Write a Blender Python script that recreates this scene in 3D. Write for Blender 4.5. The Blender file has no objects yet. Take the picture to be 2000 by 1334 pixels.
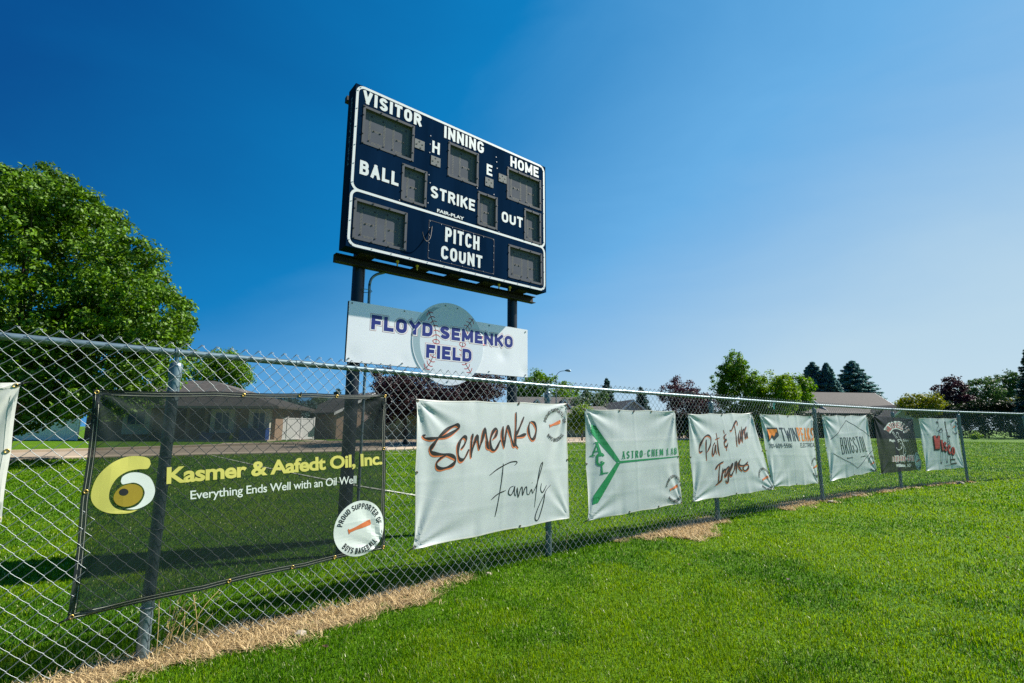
import bpy, bmesh, math, random
import numpy as np
from mathutils import Vector, Matrix
from mathutils.geometry import tessellate_polygon

SC = bpy.context.scene
COL = SC.collection
R = math.radians
PI = math.pi

# ------------------------------------------------------------------ camera
FPX, PITCH, ROLL, CAMH = 980.0, R(9.75), R(0.25), 1.35      # focal length in pixels of a 2000 px wide frame
PW, PH = 2000.0, 1334.0
cam_data = bpy.data.cameras.new('camera')
cam = bpy.data.objects.new('camera', cam_data)
COL.objects.link(cam)
cam_data.sensor_width = 36.0
cam_data.lens = 36.0 * FPX / PW
cam_data.clip_start = 0.05
cam_data.clip_end = 3000.0
_r, _p = (math.cos(ROLL), math.sin(ROLL)), (math.cos(PITCH), math.sin(PITCH))


def tilt(v):
    """camera-frame (x right, y forward, z up) to world, roll then pitch"""
    x, y, z = v
    x, z = x * _r[0] - z * _r[1], x * _r[1] + z * _r[0]
    return Vector((x, y * _p[0] - z * _p[1], y * _p[1] + z * _p[0]))


cr, cu, cf = tilt((1, 0, 0)), tilt((0, 0, 1)), tilt((0, 1, 0))
m3 = Matrix((cr, cu, -cf)).transposed()
cam.matrix_world = Matrix.Translation((0, 0, CAMH)) @ m3.to_4x4()
SC.camera = cam

# ------------------------------------------------------------------ sun and sky
SUN_AZ, SUN_EL = R(20), R(43)                               # azimuth from +X towards +Y
SUN = Vector((math.cos(SUN_AZ) * math.cos(SUN_EL), math.sin(SUN_AZ) * math.cos(SUN_EL), math.sin(SUN_EL)))
world = bpy.data.worlds.new("World")
SC.world = world
world.use_nodes = True
wt = world.node_tree
bg = wt.nodes['Background']
sky = wt.nodes.new('ShaderNodeTexSky')
sky.sky_type = 'NISHITA'
sky.sun_disc = False
sky.sun_elevation = SUN_EL
sky.sun_rotation = PI / 2 - SUN_AZ
sky.altitude = 600
sky.air_density = 1.0
sky.dust_density = 1.0
sky.ozone_density = 4.0
# summer haze: paler towards the sun and towards the horizon, deep blue away from both
EXPO = 0.95


def wnode(kind, **kw):
    n = wt.nodes.new(kind)
    for k, v in kw.items():
        setattr(n, k, v)
    return n


def wmath(op, a, b):
    n = wnode('ShaderNodeMath', operation=op)
    for i, v in enumerate((a, b)):
        if isinstance(v, (int, float)):
            n.inputs[i].default_value = v
        else:
            wt.links.new(v, n.inputs[i])
    return n.outputs[0]


wtc = wnode('ShaderNodeTexCoord')
wdot = wnode('ShaderNodeVectorMath', operation='DOT_PRODUCT')
wt.links.new(wtc.outputs['Generated'], wdot.inputs[0])
wdot.inputs[1].default_value = SUN
wsep = wnode('ShaderNodeSeparateXYZ')
wt.links.new(wtc.outputs['Generated'], wsep.inputs[0])
wz = wmath('SUBTRACT', 1.0, wmath('MAXIMUM', wsep.outputs[2], 0.0))
wh = wmath('ADD', wmath('ADD', wmath('MULTIPLY', wdot.outputs['Value'], 0.800), wmath('MULTIPLY', wmath('MULTIPLY', wz, wz), 0.960)), -0.270)
wmp = wnode('ShaderNodeMapping')
wmp.inputs['Scale'].default_value = (1.6, 1.6, 4.5)
wmp.inputs['Rotation'].default_value = (0.25, 0.1, 0.3)
wt.links.new(wtc.outputs['Generated'], wmp.inputs[0])
wns = wnode('ShaderNodeTexNoise')
wns.inputs['Scale'].default_value = 1.3
wns.inputs['Detail'].default_value = 7
wns.inputs['Roughness'].default_value = 0.55
wns.inputs['Distortion'].default_value = 0.6
wt.links.new(wmp.outputs[0], wns.inputs['Vector'])
wh = wmath('ADD', wh, wmath('MULTIPLY', wmath('SUBTRACT', wns.outputs['Fac'], 0.5), 0.15))
wramp = wnode('ShaderNodeValToRGB')
wt.links.new(wmath('DIVIDE', wh, 1.4), wramp.inputs[0])
els = wramp.color_ramp.elements
els[0].position, els[0].color = 0.0, (.0, .078, .285, 1)
els[1].position, els[1].color = 1.0, (.62, .76, .83, 1)
for p_, c_ in ((.24, (.001, .205, .53)), (.44, (.138, .425, .775)), (.52, (.225, .485, .79)), (.714, (.485, .672, .807))):
    e_ = els.new(p_)
    e_.color = (*c_, 1)
wsc = wnode('ShaderNodeVectorMath', operation='SCALE')
wt.links.new(wramp.outputs[0], wsc.inputs[0])
wsc.inputs['Scale'].default_value = 10.0 / 2 ** EXPO
wmix = wnode('ShaderNodeMix', data_type='RGBA')
wmix.inputs[0].default_value = 0.98
wt.links.new(sky.outputs[0], wmix.inputs[6])
wt.links.new(wsc.outputs[0], wmix.inputs[7])
wt.links.new(wmix.outputs[2], bg.inputs['Color'])
bg.inputs['Strength'].default_value = 0.1
sun_data = bpy.data.lights.new('sun', 'SUN')
sun_data.energy = 5.0
sun_data.angle = R(0.5)
sun_data.color = (1.0, 0.95, 0.86)
sun = bpy.data.objects.new('sun', sun_data)
sun.rotation_euler = SUN.to_track_quat('Z', 'Y').to_euler()
sun.location = (20, 8, 30)
COL.objects.link(sun)
SC.view_settings.view_transform = 'Standard'
SC.view_settings.look = 'None'
SC.view_settings.exposure = EXPO
SC.view_settings.gamma = 1.0
SC.render.engine = 'CYCLES'
SC.cycles.max_bounces = 8
SC.cycles.use_denoising = False      # keeps the blade and wire detail crisp
SC.cycles.transparent_max_bounces = 24

# ------------------------------------------------------------------ layout helpers


def sm(x):
    x = np.clip(x, 0, 1)
    return x * x * (3 - 2 * x)


def terrain(x, y):
    return 0.3 * sm((np.asarray(y, float) - 27.0) / 12.0)


def ray(px, py):
    return tilt(((px - PW / 2) / FPX, 1.0, -(py - PH / 2) / FPX))


def gpx(px, py):
    """where the sight line through a point of the photograph meets the ground"""
    d = ray(px, py)
    t = CAMH / max(1e-4, -d.z) if d.z < -1e-4 else 300.0
    for _ in range(60):
        z = float(terrain(d.x * t, d.y * t))
        if d.z >= -1e-4:
            break
        t = 0.5 * t + 0.5 * (z - CAMH) / d.z
    return Vector((d.x * t, d.y * t, float(terrain(d.x * t, d.y * t))))


def dpx(px, py, Y):
    """the point at forward distance Y on the sight line through a point of the photograph"""
    d = ray(px, py)
    t = Y / d.y
    return Vector((d.x * t, Y, CAMH + d.z * t))


# ------------------------------------------------------------------ materials
MATS = {}


def nodes_of(m):
    m.use_nodes = True
    nt = m.node_tree
    return nt, nt.nodes['Principled BSDF']


def mat(name, col, rough=0.6, metal=0.0, spec=0.5, noise=0.0, nscale=8.0, bump=0.0, bscale=40.0, stretch=None, col2=None):
    if name in MATS:
        return MATS[name]
    m = bpy.data.materials.new(name)
    nt, b = nodes_of(m)
    b.inputs['Base Color'].default_value = (*col, 1)
    b.inputs['Roughness'].default_value = rough
    b.inputs['Metallic'].default_value = metal
    b.inputs['Specular IOR Level'].default_value = spec
    tc = nt.nodes.new('ShaderNodeTexCoord')
    src = tc.outputs['Object']
    if stretch:
        mp = nt.nodes.new('ShaderNodeMapping')
        mp.inputs['Scale'].default_value = stretch
        nt.links.new(src, mp.inputs[0])
        src = mp.outputs[0]
    if noise > 0 or col2:
        n = nt.nodes.new('ShaderNodeTexNoise')
        n.inputs['Scale'].default_value = nscale
        n.inputs['Detail'].default_value = 6
        nt.links.new(src, n.inputs['Vector'])
        r = nt.nodes.new('ShaderNodeMapRange')
        r.inputs['From Min'].default_value = 0.3
        r.inputs['From Max'].default_value = 0.7
        nt.links.new(n.outputs['Fac'], r.inputs['Value'])
        mx = nt.nodes.new('ShaderNodeMix')
        mx.data_type = 'RGBA'
        c2 = col2 if col2 else tuple(c * (1 - noise) for c in col)
        mx.inputs[6].default_value = (*c2, 1)
        mx.inputs[7].default_value = (*col, 1)
        nt.links.new(r.outputs[0], mx.inputs[0])
        nt.links.new(mx.outputs[2], b.inputs['Base Color'])
    if bump > 0:
        n = nt.nodes.new('ShaderNodeTexNoise')
        n.inputs['Scale'].default_value = bscale
        n.inputs['Detail'].default_value = 4
        nt.links.new(src, n.inputs['Vector'])
        bp = nt.nodes.new('ShaderNodeBump')
        bp.inputs['Strength'].default_value = bump
        bp.inputs['Distance'].default_value = 0.02
        nt.links.new(n.outputs['Fac'], bp.inputs['Height'])
        nt.links.new(bp.outputs[0], b.inputs['Normal'])
    MATS[name] = m
    return m


def leaf_mat(name, dark, light, trans=0.35, rough=0.55, spec=0.3):
    if name in MATS:
        return MATS[name]
    m = bpy.data.materials.new(name)
    nt, b = nodes_of(m)
    g = nt.nodes.new('ShaderNodeNewGeometry')
    mx = nt.nodes.new('ShaderNodeMix')
    mx.data_type = 'RGBA'
    mx.inputs[6].default_value = (*dark, 1)
    mx.inputs[7].default_value = (*light, 1)
    nt.links.new(g.outputs['Random Per Island'], mx.inputs[0])
    nt.links.new(mx.outputs[2], b.inputs['Base Color'])
    b.inputs['Roughness'].default_value = rough
    b.inputs['Specular IOR Level'].default_value = spec
    tr = nt.nodes.new('ShaderNodeBsdfTranslucent')
    hsn = nt.nodes.new('ShaderNodeHueSaturation')
    hsn.inputs['Value'].default_value = 1.5
    hsn.inputs['Saturation'].default_value = 1.1
    nt.links.new(mx.outputs[2], hsn.inputs['Color'])
    nt.links.new(hsn.outputs[0], tr.inputs['Color'])
    ms = nt.nodes.new('ShaderNodeMixShader')
    ms.inputs[0].default_value = trans
    nt.links.new(b.outputs[0], ms.inputs[1])
    nt.links.new(tr.outputs[0], ms.inputs[2])
    nt.links.new(ms.outputs[0], nt.nodes['Material Output'].inputs['Surface'])
    MATS[name] = m
    return m


def cloth_mat(name, col, trans, see, rough=0.5):
    """banner cloth: part diffuse, part translucent, part open weave"""
    if name in MATS:
        return MATS[name]
    m = bpy.data.materials.new(name)
    nt, b = nodes_of(m)
    b.inputs['Roughness'].default_value = rough
    b.inputs['Specular IOR Level'].default_value = 0.3
    tc = nt.nodes.new('ShaderNodeTexCoord')
    n = nt.nodes.new('ShaderNodeTexNoise')
    n.inputs['Scale'].default_value = 5
    n.inputs['Detail'].default_value = 5
    nt.links.new(tc.outputs['Object'], n.inputs['Vector'])
    mp = nt.nodes.new('ShaderNodeMapping')
    mp.inputs['Scale'].default_value = (60, 60, 900)
    nt.links.new(tc.outputs['Object'], mp.inputs[0])
    wv = nt.nodes.new('ShaderNodeTexNoise')
    wv.inputs['Scale'].default_value = 1.0
    nt.links.new(mp.outputs[0], wv.inputs['Vector'])
    add = nt.nodes.new('ShaderNodeMath')
    add.operation = 'ADD'
    nt.links.new(n.outputs['Fac'], add.inputs[0])
    nt.links.new(wv.outputs['Fac'], add.inputs[1])
    rg = nt.nodes.new('ShaderNodeMapRange')
    rg.inputs['From Min'].default_value = 0.6
    rg.inputs['From Max'].default_value = 1.4
    rg.inputs['To Min'].default_value = 0.84
    rg.inputs['To Max'].default_value = 1.04
    nt.links.new(add.outputs[0], rg.inputs['Value'])
    vm = nt.nodes.new('ShaderNodeVectorMath')
    vm.operation = 'SCALE'
    vm.inputs[0].default_value = col
    nt.links.new(rg.outputs[0], vm.inputs['Scale'])
    nt.links.new(vm.outputs[0], b.inputs['Base Color'])
    tr = nt.nodes.new('ShaderNodeBsdfTranslucent')
    nt.links.new(vm.outputs[0], tr.inputs['Color'])
    m1 = nt.nodes.new('ShaderNodeMixShader')
    m1.inputs[0].default_value = trans
    nt.links.new(b.outputs[0], m1.inputs[1])
    nt.links.new(tr.outputs[0], m1.inputs[2])
    tp = nt.nodes.new('ShaderNodeBsdfTransparent')
    m2 = nt.nodes.new('ShaderNodeMixShader')
    m2.inputs[0].default_value = see
    nt.links.new(m1.outputs[0], m2.inputs[1])
    nt.links.new(tp.outputs[0], m2.inputs[2])
    nt.links.new(m2.outputs[0], nt.nodes['Material Output'].inputs['Surface'])
    MATS[name] = m
    return m


def brick_mat(name, c1, c2, mortar):
    if name in MATS:
        return MATS[name]
    m = bpy.data.materials.new(name)
    nt, b = nodes_of(m)
    tc = nt.nodes.new('ShaderNodeTexCoord')
    sp = nt.nodes.new('ShaderNodeSeparateXYZ')
    nt.links.new(tc.outputs['Object'], sp.inputs[0])
    ad = nt.nodes.new('ShaderNodeMath')
    ad.operation = 'ADD'
    nt.links.new(sp.outputs[0], ad.inputs[0])
    nt.links.new(sp.outputs[1], ad.inputs[1])
    cb = nt.nodes.new('ShaderNodeCombineXYZ')
    nt.links.new(ad.outputs[0], cb.inputs[0])
    nt.links.new(sp.outputs[2], cb.inputs[1])
    br = nt.nodes.new('ShaderNodeTexBrick')
    br.inputs['Scale'].default_value = 4.5
    br.inputs['Color1'].default_value = (*c1, 1)
    br.inputs['Color2'].default_value = (*c2, 1)
    br.inputs['Mortar'].default_value = (*mortar, 1)
    br.inputs['Mortar Size'].default_value = 0.012
    nt.links.new(cb.outputs[0], br.inputs['Vector'])
    nt.links.new(br.outputs[0], b.inputs['Base Color'])
    b.inputs['Roughness'].default_value = 0.85
    MATS[name] = m
    return m


def shingle_mat(name, c1, c2):
    if name in MATS:
        return MATS[name]
    m = bpy.data.materials.new(name)
    nt, b = nodes_of(m)
    tc = nt.nodes.new('ShaderNodeTexCoord')
    sp = nt.nodes.new('ShaderNodeSeparateXYZ')
    nt.links.new(tc.outputs['Object'], sp.inputs[0])
    ad = nt.nodes.new('ShaderNodeMath')
    ad.operation = 'ADD'
    nt.links.new(sp.outputs[0], ad.inputs[0])
    nt.links.new(sp.outputs[1], ad.inputs[1])
    mu = nt.nodes.new('ShaderNodeMath')
    mu.operation = 'MULTIPLY'
    mu.inputs[1].default_value = 2.0
    nt.links.new(sp.outputs[2], mu.inputs[0])
    cb = nt.nodes.new('ShaderNodeCombineXYZ')
    nt.links.new(ad.outputs[0], cb.inputs[0])
    nt.links.new(mu.outputs[0], cb.inputs[1])
    br = nt.nodes.new('ShaderNodeTexBrick')
    br.inputs['Scale'].default_value = 3.0
    br.inputs['Color1'].default_value = (*c1, 1)
    br.inputs['Color2'].default_value = (*c2, 1)
    br.inputs['Mortar'].default_value = (*(c * 0.6 for c in c1), 1)
    br.inputs['Mortar Size'].default_value = 0.02
    nt.links.new(cb.outputs[0], br.inputs['Vector'])
    nt.links.new(br.outputs[0], b.inputs['Base Color'])
    b.inputs['Roughness'].default_value = 0.9
    MATS[name] = m
    return m


GALV = mat('galvanised_steel', (0.20, 0.275, 0.305), 0.42, 0.6, noise=0.3, nscale=14, stretch=(1, 1, .25))
WIRE = mat('galvanised_wire', (0.25, 0.28, 0.29), 0.45, 0.45)
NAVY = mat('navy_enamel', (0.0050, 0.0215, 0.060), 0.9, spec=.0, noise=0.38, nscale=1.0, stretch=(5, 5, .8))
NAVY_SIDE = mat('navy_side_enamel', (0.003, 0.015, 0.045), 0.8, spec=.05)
DKSTEEL = mat('dark_painted_steel', (0.006, 0.010, 0.020), 0.36, noise=0.3)
BEAM = mat('brown_black_steel', (0.018, 0.010, 0.008), 0.7, noise=0.5, nscale=12)
WHITE_P = mat('white_sign_paint', (0.80, 0.80, 0.80), 0.5)
STRIPE = mat('white_vinyl_stripe', (0.72, 0.74, 0.75), 0.5)
PANEL = mat('grey_digit_panel', (0.115, 0.122, 0.150), 0.8, spec=.05, noise=0.15, nscale=5)
BEZEL = mat('grey_bezel', (0.105, 0.108, 0.125), 0.7, spec=.1)
PLATE = mat('pale_grey_plate', (0.22, 0.22, 0.225), 0.7, spec=.1)
BLACK = mat('black_rubber', (0.008, 0.008, 0.009), 0.5)
LED = mat('unlit_amber_dot', (0.27, 0.24, 0.13), 0.5)
BRASS = mat('brass', (0.62, 0.42, 0.12), 0.35, 0.9)
SCREW = mat('screw_steel', (0.35, 0.35, 0.36), 0.4, 0.7)
INK = mat('black_ink', (0.010, 0.011, 0.012), 0.55)
ORANGE = mat('orange_ink', (0.62, 0.17, 0.05), 0.55)
GREEN = mat('green_ink', (0.004, 0.23, 0.075), 0.5)
YELLOW = mat('yellow_ink', (0.60, 0.56, 0.12), 0.55)
GOLD = mat('gold_ink', (0.30, 0.22, 0.012), 0.55)
PALE = mat('pale_ink', (0.66, 0.72, 0.66), 0.55)
PINKRED = mat('faded_red_ink', (0.42, 0.10, 0.09), 0.6)
RED = mat('red_ink', (0.50, 0.035, 0.03), 0.5)
TWINORANGE = mat('twin_orange_ink', (0.72, 0.22, 0.02), 0.5)
SLATE = mat('slate_ink', (0.016, 0.032, 0.05), 0.5)
BLUEINK = mat('royal_blue_ink', (0.006, 0.018, 0.20), 0.4)
BALLGREY = mat('ball_shade_print', (0.30, 0.42, 0.47), 0.4)
SHEET = mat('white_sheet_metal', (0.88, 0.89, 0.90), 0.22, 0.12, spec=.7, noise=0.05, nscale=3)

# ------------------------------------------------------------------ mesh helpers


class MB:
    def __init__(self):
        self.v, self.f, self.m, self.s = [], [], [], []
        self.cur, self.smooth = 0, False

    def add(self, verts, faces):
        o = len(self.v)
        self.v.extend([tuple(p) for p in verts])
        for f in faces:
            self.f.append(tuple(i + o for i in f))
            self.m.append(self.cur)
            self.s.append(self.smooth)

    def box(self, lo, hi, M=None):
        x0, y0, z0 = lo
        x1, y1, z1 = hi
        vs = [Vector(p) for p in ((x0, y0, z0), (x1, y0, z0), (x1, y1, z0), (x0, y1, z0), (x0, y0, z1), (x1, y0, z1), (x1, y1, z1), (x0, y1, z1))]
        if M is not None:
            vs = [M @ v for v in vs]
        self.add(vs, [(0, 3, 2, 1), (4, 5, 6, 7), (0, 1, 5, 4), (1, 2, 6, 5), (2, 3, 7, 6), (3, 0, 4, 7)])

    def tube(self, pts, r, n=8, caps=True, smooth=True):
        pts = [Vector(p) for p in pts]
        rr = r if isinstance(r, (list, tuple)) else [r] * len(pts)
        ring = []
        prev = None
        vs = []
        for i, p in enumerate(pts):
            d = (pts[min(i + 1, len(pts) - 1)] - pts[max(i - 1, 0)]).normalized()
            if prev is None:
                a = Vector((0, 0, 1)) if abs(d.z) < 0.9 else Vector((1, 0, 0))
                u = d.cross(a).normalized()
            else:
                u = (prev - d * prev.dot(d)).normalized()
            prev = u
            w = d.cross(u)
            for k in range(n):
                t = 2 * PI * k / n
                vs.append(p + (u * math.cos(t) + w * math.sin(t)) * rr[i])
        fs = []
        for i in range(len(pts) - 1):
            for k in range(n):
                k2 = (k + 1) % n
                fs.append((i * n + k, i * n + k2, (i + 1) * n + k2, (i + 1) * n + k))
        sv = self.smooth
        self.smooth = smooth
        self.add(vs, fs)
        self.smooth = sv
        if caps:
            self.add(vs[:n], [tuple(range(n))[::-1]])
            self.add(vs[-n:], [tuple(range(n))])

    def torus(self, c, axis, R0, r, n=16, k=6):
        axis = Vector(axis).normalized()
        a = Vector((0, 0, 1)) if abs(axis.z) < 0.9 else Vector((1, 0, 0))
        u = axis.cross(a).normalized()
        w = axis.cross(u)
        pts = [Vector(c) + (u * math.cos(2 * PI * i / n) + w * math.sin(2 * PI * i / n)) * R0 for i in range(n)]
        vs, fs = [], []
        for i in range(n):
            t = 2 * PI * i / n
            o = u * math.cos(t) + w * math.sin(t)
            for j in range(k):
                s = 2 * PI * j / k
                vs.append(pts[i] + (o * math.cos(s) + axis * math.sin(s)) * r)
        for i in range(n):
            for j in range(k):
                fs.append((i * k + j, ((i + 1) % n) * k + j, ((i + 1) % n) * k + (j + 1) % k, i * k + (j + 1) % k))
        sv = self.smooth
        self.smooth = True
        self.add(vs, fs)
        self.smooth = sv

    def disc(self, c, axis, r, thick=0.0, n=20):
        axis = Vector(axis).normalized()
        a = Vector((0, 0, 1)) if abs(axis.z) < 0.9 else Vector((1, 0, 0))
        u = a.cross(axis).normalized()
        w = axis.cross(u)
        c = Vector(c)
        top = [c + axis * thick + (u * math.cos(2 * PI * i / n) + w * math.sin(2 * PI * i / n)) * r for i in range(n)]
        if thick:
            bot = [p - axis * thick for p in top]
            self.add(top + bot, [tuple(range(n))] + [(i + n, (i + 1) % n + n, (i + 1) % n, i) for i in range(n)])
        else:
            self.add(top, [tuple(range(n))])

    def prism(self, poly, z0, z1, M=None):
        """polygon in xy extruded in z"""
        n = len(poly)
        vs = [Vector((x, y, z0)) for x, y in poly] + [Vector((x, y, z1)) for x, y in poly]
        if M is not None:
            vs = [M @ v for v in vs]
        self.add(vs, [tuple(range(n))[::-1], tuple(range(n, 2 * n))] + [(i, (i + 1) % n, (i + 1) % n + n, i + n) for i in range(n)])

    def build(self, name, mats, parent=None):
        if not self.v:
            return None
        me = bpy.data.meshes.new(name)
        me.from_pydata(self.v, [], self.f)
        for m in (mats if isinstance(mats, (list, tuple)) else [mats]):
            me.materials.append(m)
        me.polygons.foreach_set('material_index', self.m)
        me.polygons.foreach_set('use_smooth', self.s)
        me.update()
        o = bpy.data.objects.new(name, me)
        COL.objects.link(o)
        if parent is not None:
            o.parent = parent
            o.matrix_parent_inverse = parent.matrix_world.inverted() if parent.type != 'EMPTY' else Matrix.Translation(-parent.location)
        return o


def np_mesh(name, V, loops, starts, totals, mats, parent=None, smooth=False, midx=None):
    me = bpy.data.meshes.new(name)
    me.vertices.add(len(V))
    me.vertices.foreach_set('co', np.ascontiguousarray(V, np.float32).ravel())
    me.loops.add(len(loops))
    me.loops.foreach_set('vertex_index', np.ascontiguousarray(loops, np.int32))
    me.polygons.add(len(starts))
    me.polygons.foreach_set('loop_start', np.ascontiguousarray(starts, np.int32))
    me.polygons.foreach_set('loop_total', np.ascontiguousarray(totals, np.int32))
    for m in (mats if isinstance(mats, (list, tuple)) else [mats]):
        me.materials.append(m)
    if midx is not None:
        me.polygons.foreach_set('material_index', np.ascontiguousarray(midx, np.int32))
    if smooth:
        me.polygons.foreach_set('use_smooth', np.ones(len(starts), bool))
    me.update(calc_edges=True)
    o = bpy.data.objects.new(name, me)
    COL.objects.link(o)
    if parent is not None:
        o.parent = parent
        o.matrix_parent_inverse = Matrix.Translation(-parent.location)
    return o


def quads_mesh(name, V, mats, parent=None, smooth=False):
    """V: (n,4,3) separate quads"""
    n = len(V)
    return np_mesh(name, V.reshape(-1, 3), np.arange(4 * n), np.arange(n) * 4, np.full(n, 4), mats, parent, smooth)


def tag(o, label=None, cat=None, group=None, kind=None):
    if label: o['label'] = label
    if cat: o['category'] = cat
    if group: o['group'] = group
    if kind: o['kind'] = kind
    return o


def thing(name, loc, label, cat, group=None):
    o = bpy.data.objects.new(name, None)
    o.empty_display_size = 0.3
    o.location = loc
    COL.objects.link(o)
    return tag(o, label, cat, group)


# ------------------------------------------------------------------ lettering: builtin font and a stroke alphabet


def font_poly(txt, bold=0.0, spacing=1.0):
    cu_ = bpy.data.curves.new('lettering', 'FONT')
    cu_.body = txt
    cu_.size = 1.0
    cu_.offset = bold
    cu_.space_character = spacing
    cu_.resolution_u = 4
    cu_.fill_mode = 'FRONT'
    ob = bpy.data.objects.new('lettering', cu_)
    me = bpy.data.meshes.new_from_object(ob)
    V = np.array([tuple(v.co[:2]) for v in me.vertices])
    F = [tuple(p.vertices) for p in me.polygons]
    bpy.data.objects.remove(ob)
    bpy.data.curves.remove(cu_)
    bpy.data.meshes.remove(me)
    return V, F


CAPH = 0.729


def font_norm(txt, bold=0.0, spacing=1.0, base_bold=None):
    """verts with x 0..1 across the text and y 0..1 from baseline to cap height"""
    V, F = font_poly(txt, bold, spacing)
    if base_bold is not None:
        W0, _ = font_poly(txt, base_bold, spacing)
        x0, x1, bb = W0[:, 0].min(), W0[:, 0].max(), base_bold
    else:
        x0, x1, bb = V[:, 0].min(), V[:, 0].max(), bold
    V = V.copy()
    V[:, 0] = (V[:, 0] - x0) / (x1 - x0)
    V[:, 1] = (V[:, 1] + bb) / (CAPH + 2 * bb)
    return np.c_[V, np.zeros(len(V))], F


def arc(cx, cy, rx, ry, a0, a1, n=9):
    return [(cx + rx * math.cos(R(a0 + (a1 - a0) * i / (n - 1))), cy + ry * math.sin(R(a0 + (a1 - a0) * i / (n - 1)))) for i in range(n)]


def oval(l, r, b, t, k=0.29, n=6):
    """closed rounded-rectangle path"""
    ky = k * (r - l) / max(1e-6, (t - b))
    ky = min(.5, ky * 1.1)
    ry = ky * (t - b)
    rx = min(.5, k * 1.55) * (r - l)
    p = arc(r - rx, t - ry, rx, ry, 0, 90, n) + arc(l + rx, t - ry, rx, ry, 90, 180, n) + arc(l + rx, b + ry, rx, ry, 180, 270, n) + arc(r - rx, b + ry, rx, ry, 270, 360, n)
    return p + [p[0]]


_O = oval(0, 1, 0, 1)
GL = {
    'A': (1, [[(0, 0), (.5, 1)], [(.5, 1), (1, 0)], [(.2, .32), (.8, .32)]]),
    'B': (.95, [[(0, 0), (0, 1)], [(0, 1)] + arc(.6, .77, .33, .23, 90, -90) + [(0, .54)], [(0, .54)] + arc(.65, .27, .35, .27, 90, -90) + [(0, 0)]]),
    'C': (.95, [arc(.5, .72, .5, .28, 10, 180) + arc(.5, .28, .5, .28, 180, 350)]),
    'D': (.95, [[(0, 0), (0, 1)], [(0, 1)] + arc(.5, .7, .5, .3, 90, 0, 6) + arc(.5, .3, .5, .3, 0, -90, 6) + [(0, 0)]]),
    'E': (.8, [[(0, 0), (0, 1)], [(0, 1), (1, 1)], [(0, .52), (.85, .52)], [(0, 0), (1, 0)]]),
    'F': (.78, [[(0, 0), (0, 1)], [(0, 1), (1, 1)], [(0, .5), (.85, .5)]]),
    'G': (.98, [arc(.5, .72, .5, .28, 10, 180) + arc(.5, .28, .5, .28, 180, 360) + [(1, .45), (.55, .45)]]),
    'H': (.95, [[(0, 0), (0, 1)], [(1, 0), (1, 1)], [(0, .52), (1, .52)]]),
    'I': (.0, [[(0, 0), (0, 1)]]),
    'K': (.95, [[(0, 0), (0, 1)], [(1, 1), (.05, .4)], [(.35, .6), (1, 0)]]),
    'L': (.75, [[(0, 1), (0, 0)], [(0, 0), (1, 0)]]),
    'M': (1.25, [[(0, 0), (0, 1)], [(0, 1), (.5, .1)], [(.5, .1), (1, 1)], [(1, 1), (1, 0)]]),
    'N': (1, [[(0, 0), (0, 1)], [(0, 1), (1, 0)], [(1, 0), (1, 1)]]),
    'O': (.95, [_O]),
    'P': (.9, [[(0, 0), (0, 1)], [(0, 1)] + arc(.6, .73, .4, .27, 90, -90) + [(0, .46)]]),
    'R': (.95, [[(0, 0), (0, 1)], [(0, 1)] + arc(.6, .75, .36, .25, 90, -90) + [(0, .5)], [(.5, .5), (1, 0)]]),
    'S': (.92, [arc(.5, .75, .5, .25, 15, 180, 8) + [(.02, .68), (.25, .55), (.75, .44)] + arc(.5, .25, .5, .25, 20, -165, 9)]),
    'T': (.85, [[(0, 1), (1, 1)], [(.5, 1), (.5, 0)]]),
    'U': (.95, [[(0, 1), (0, .3)] + arc(.5, .28, .5, .28, 180, 360, 9) + [(1, .3), (1, 1)]]),
    'V': (1, [[(0, 1), (.5, 0)], [(.5, 0), (1, 1)]]),
    'W': (1.45, [[(0, 1), (.27, 0)], [(.27, 0), (.5, .85)], [(.5, .85), (.73, 0)], [(.73, 0), (1, 1)]]),
    'Y': (1, [[(0, 1), (.5, .48)], [(1, 1), (.5, .48)], [(.5, .48), (.5, 0)]]),
    '-': (.5, [[(0, .45), (1, .45)]]),
    "'": (.0, [[(0, .72), (0, 1)]]),
    ',': (.0, [[(0, -.18), (0, .08)]]),
    '(': (.3, [arc(1.2, .5, 1.2, .62, 125, 235)]),
    ')': (.3, [arc(-.2, .5, 1.2, .62, 55, -55)]),
    '0': (.85, [_O]),
    '1': (.35, [[(0, .8), (1, 1)], [(1, 1), (1, 0)]]),
    '2': (.85, [arc(.5, .74, .48, .26, 170, -20) + [(0, 0), (1, 0)]]),
    '3': (.85, [arc(.45, .76, .48, .24, 160, -80) + arc(.45, .27, .53, .27, 85, -160)]),
    '5': (.85, [[(.95, 1), (.1, 1), (.04, .55)] + arc(.48, .32, .5, .32, 110, -160)]),
    '6': (.88, [oval(0, 1, 0, .58), arc(.6, .6, .6, .4, 60, 180)]),
    '7': (.82, [[(0, 1), (1, 1), (.3, 0)]]),
    '9': (.88, [oval(0, 1, .42, 1), arc(.4, .4, .6, .4, 0, -120)]),
}


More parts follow.
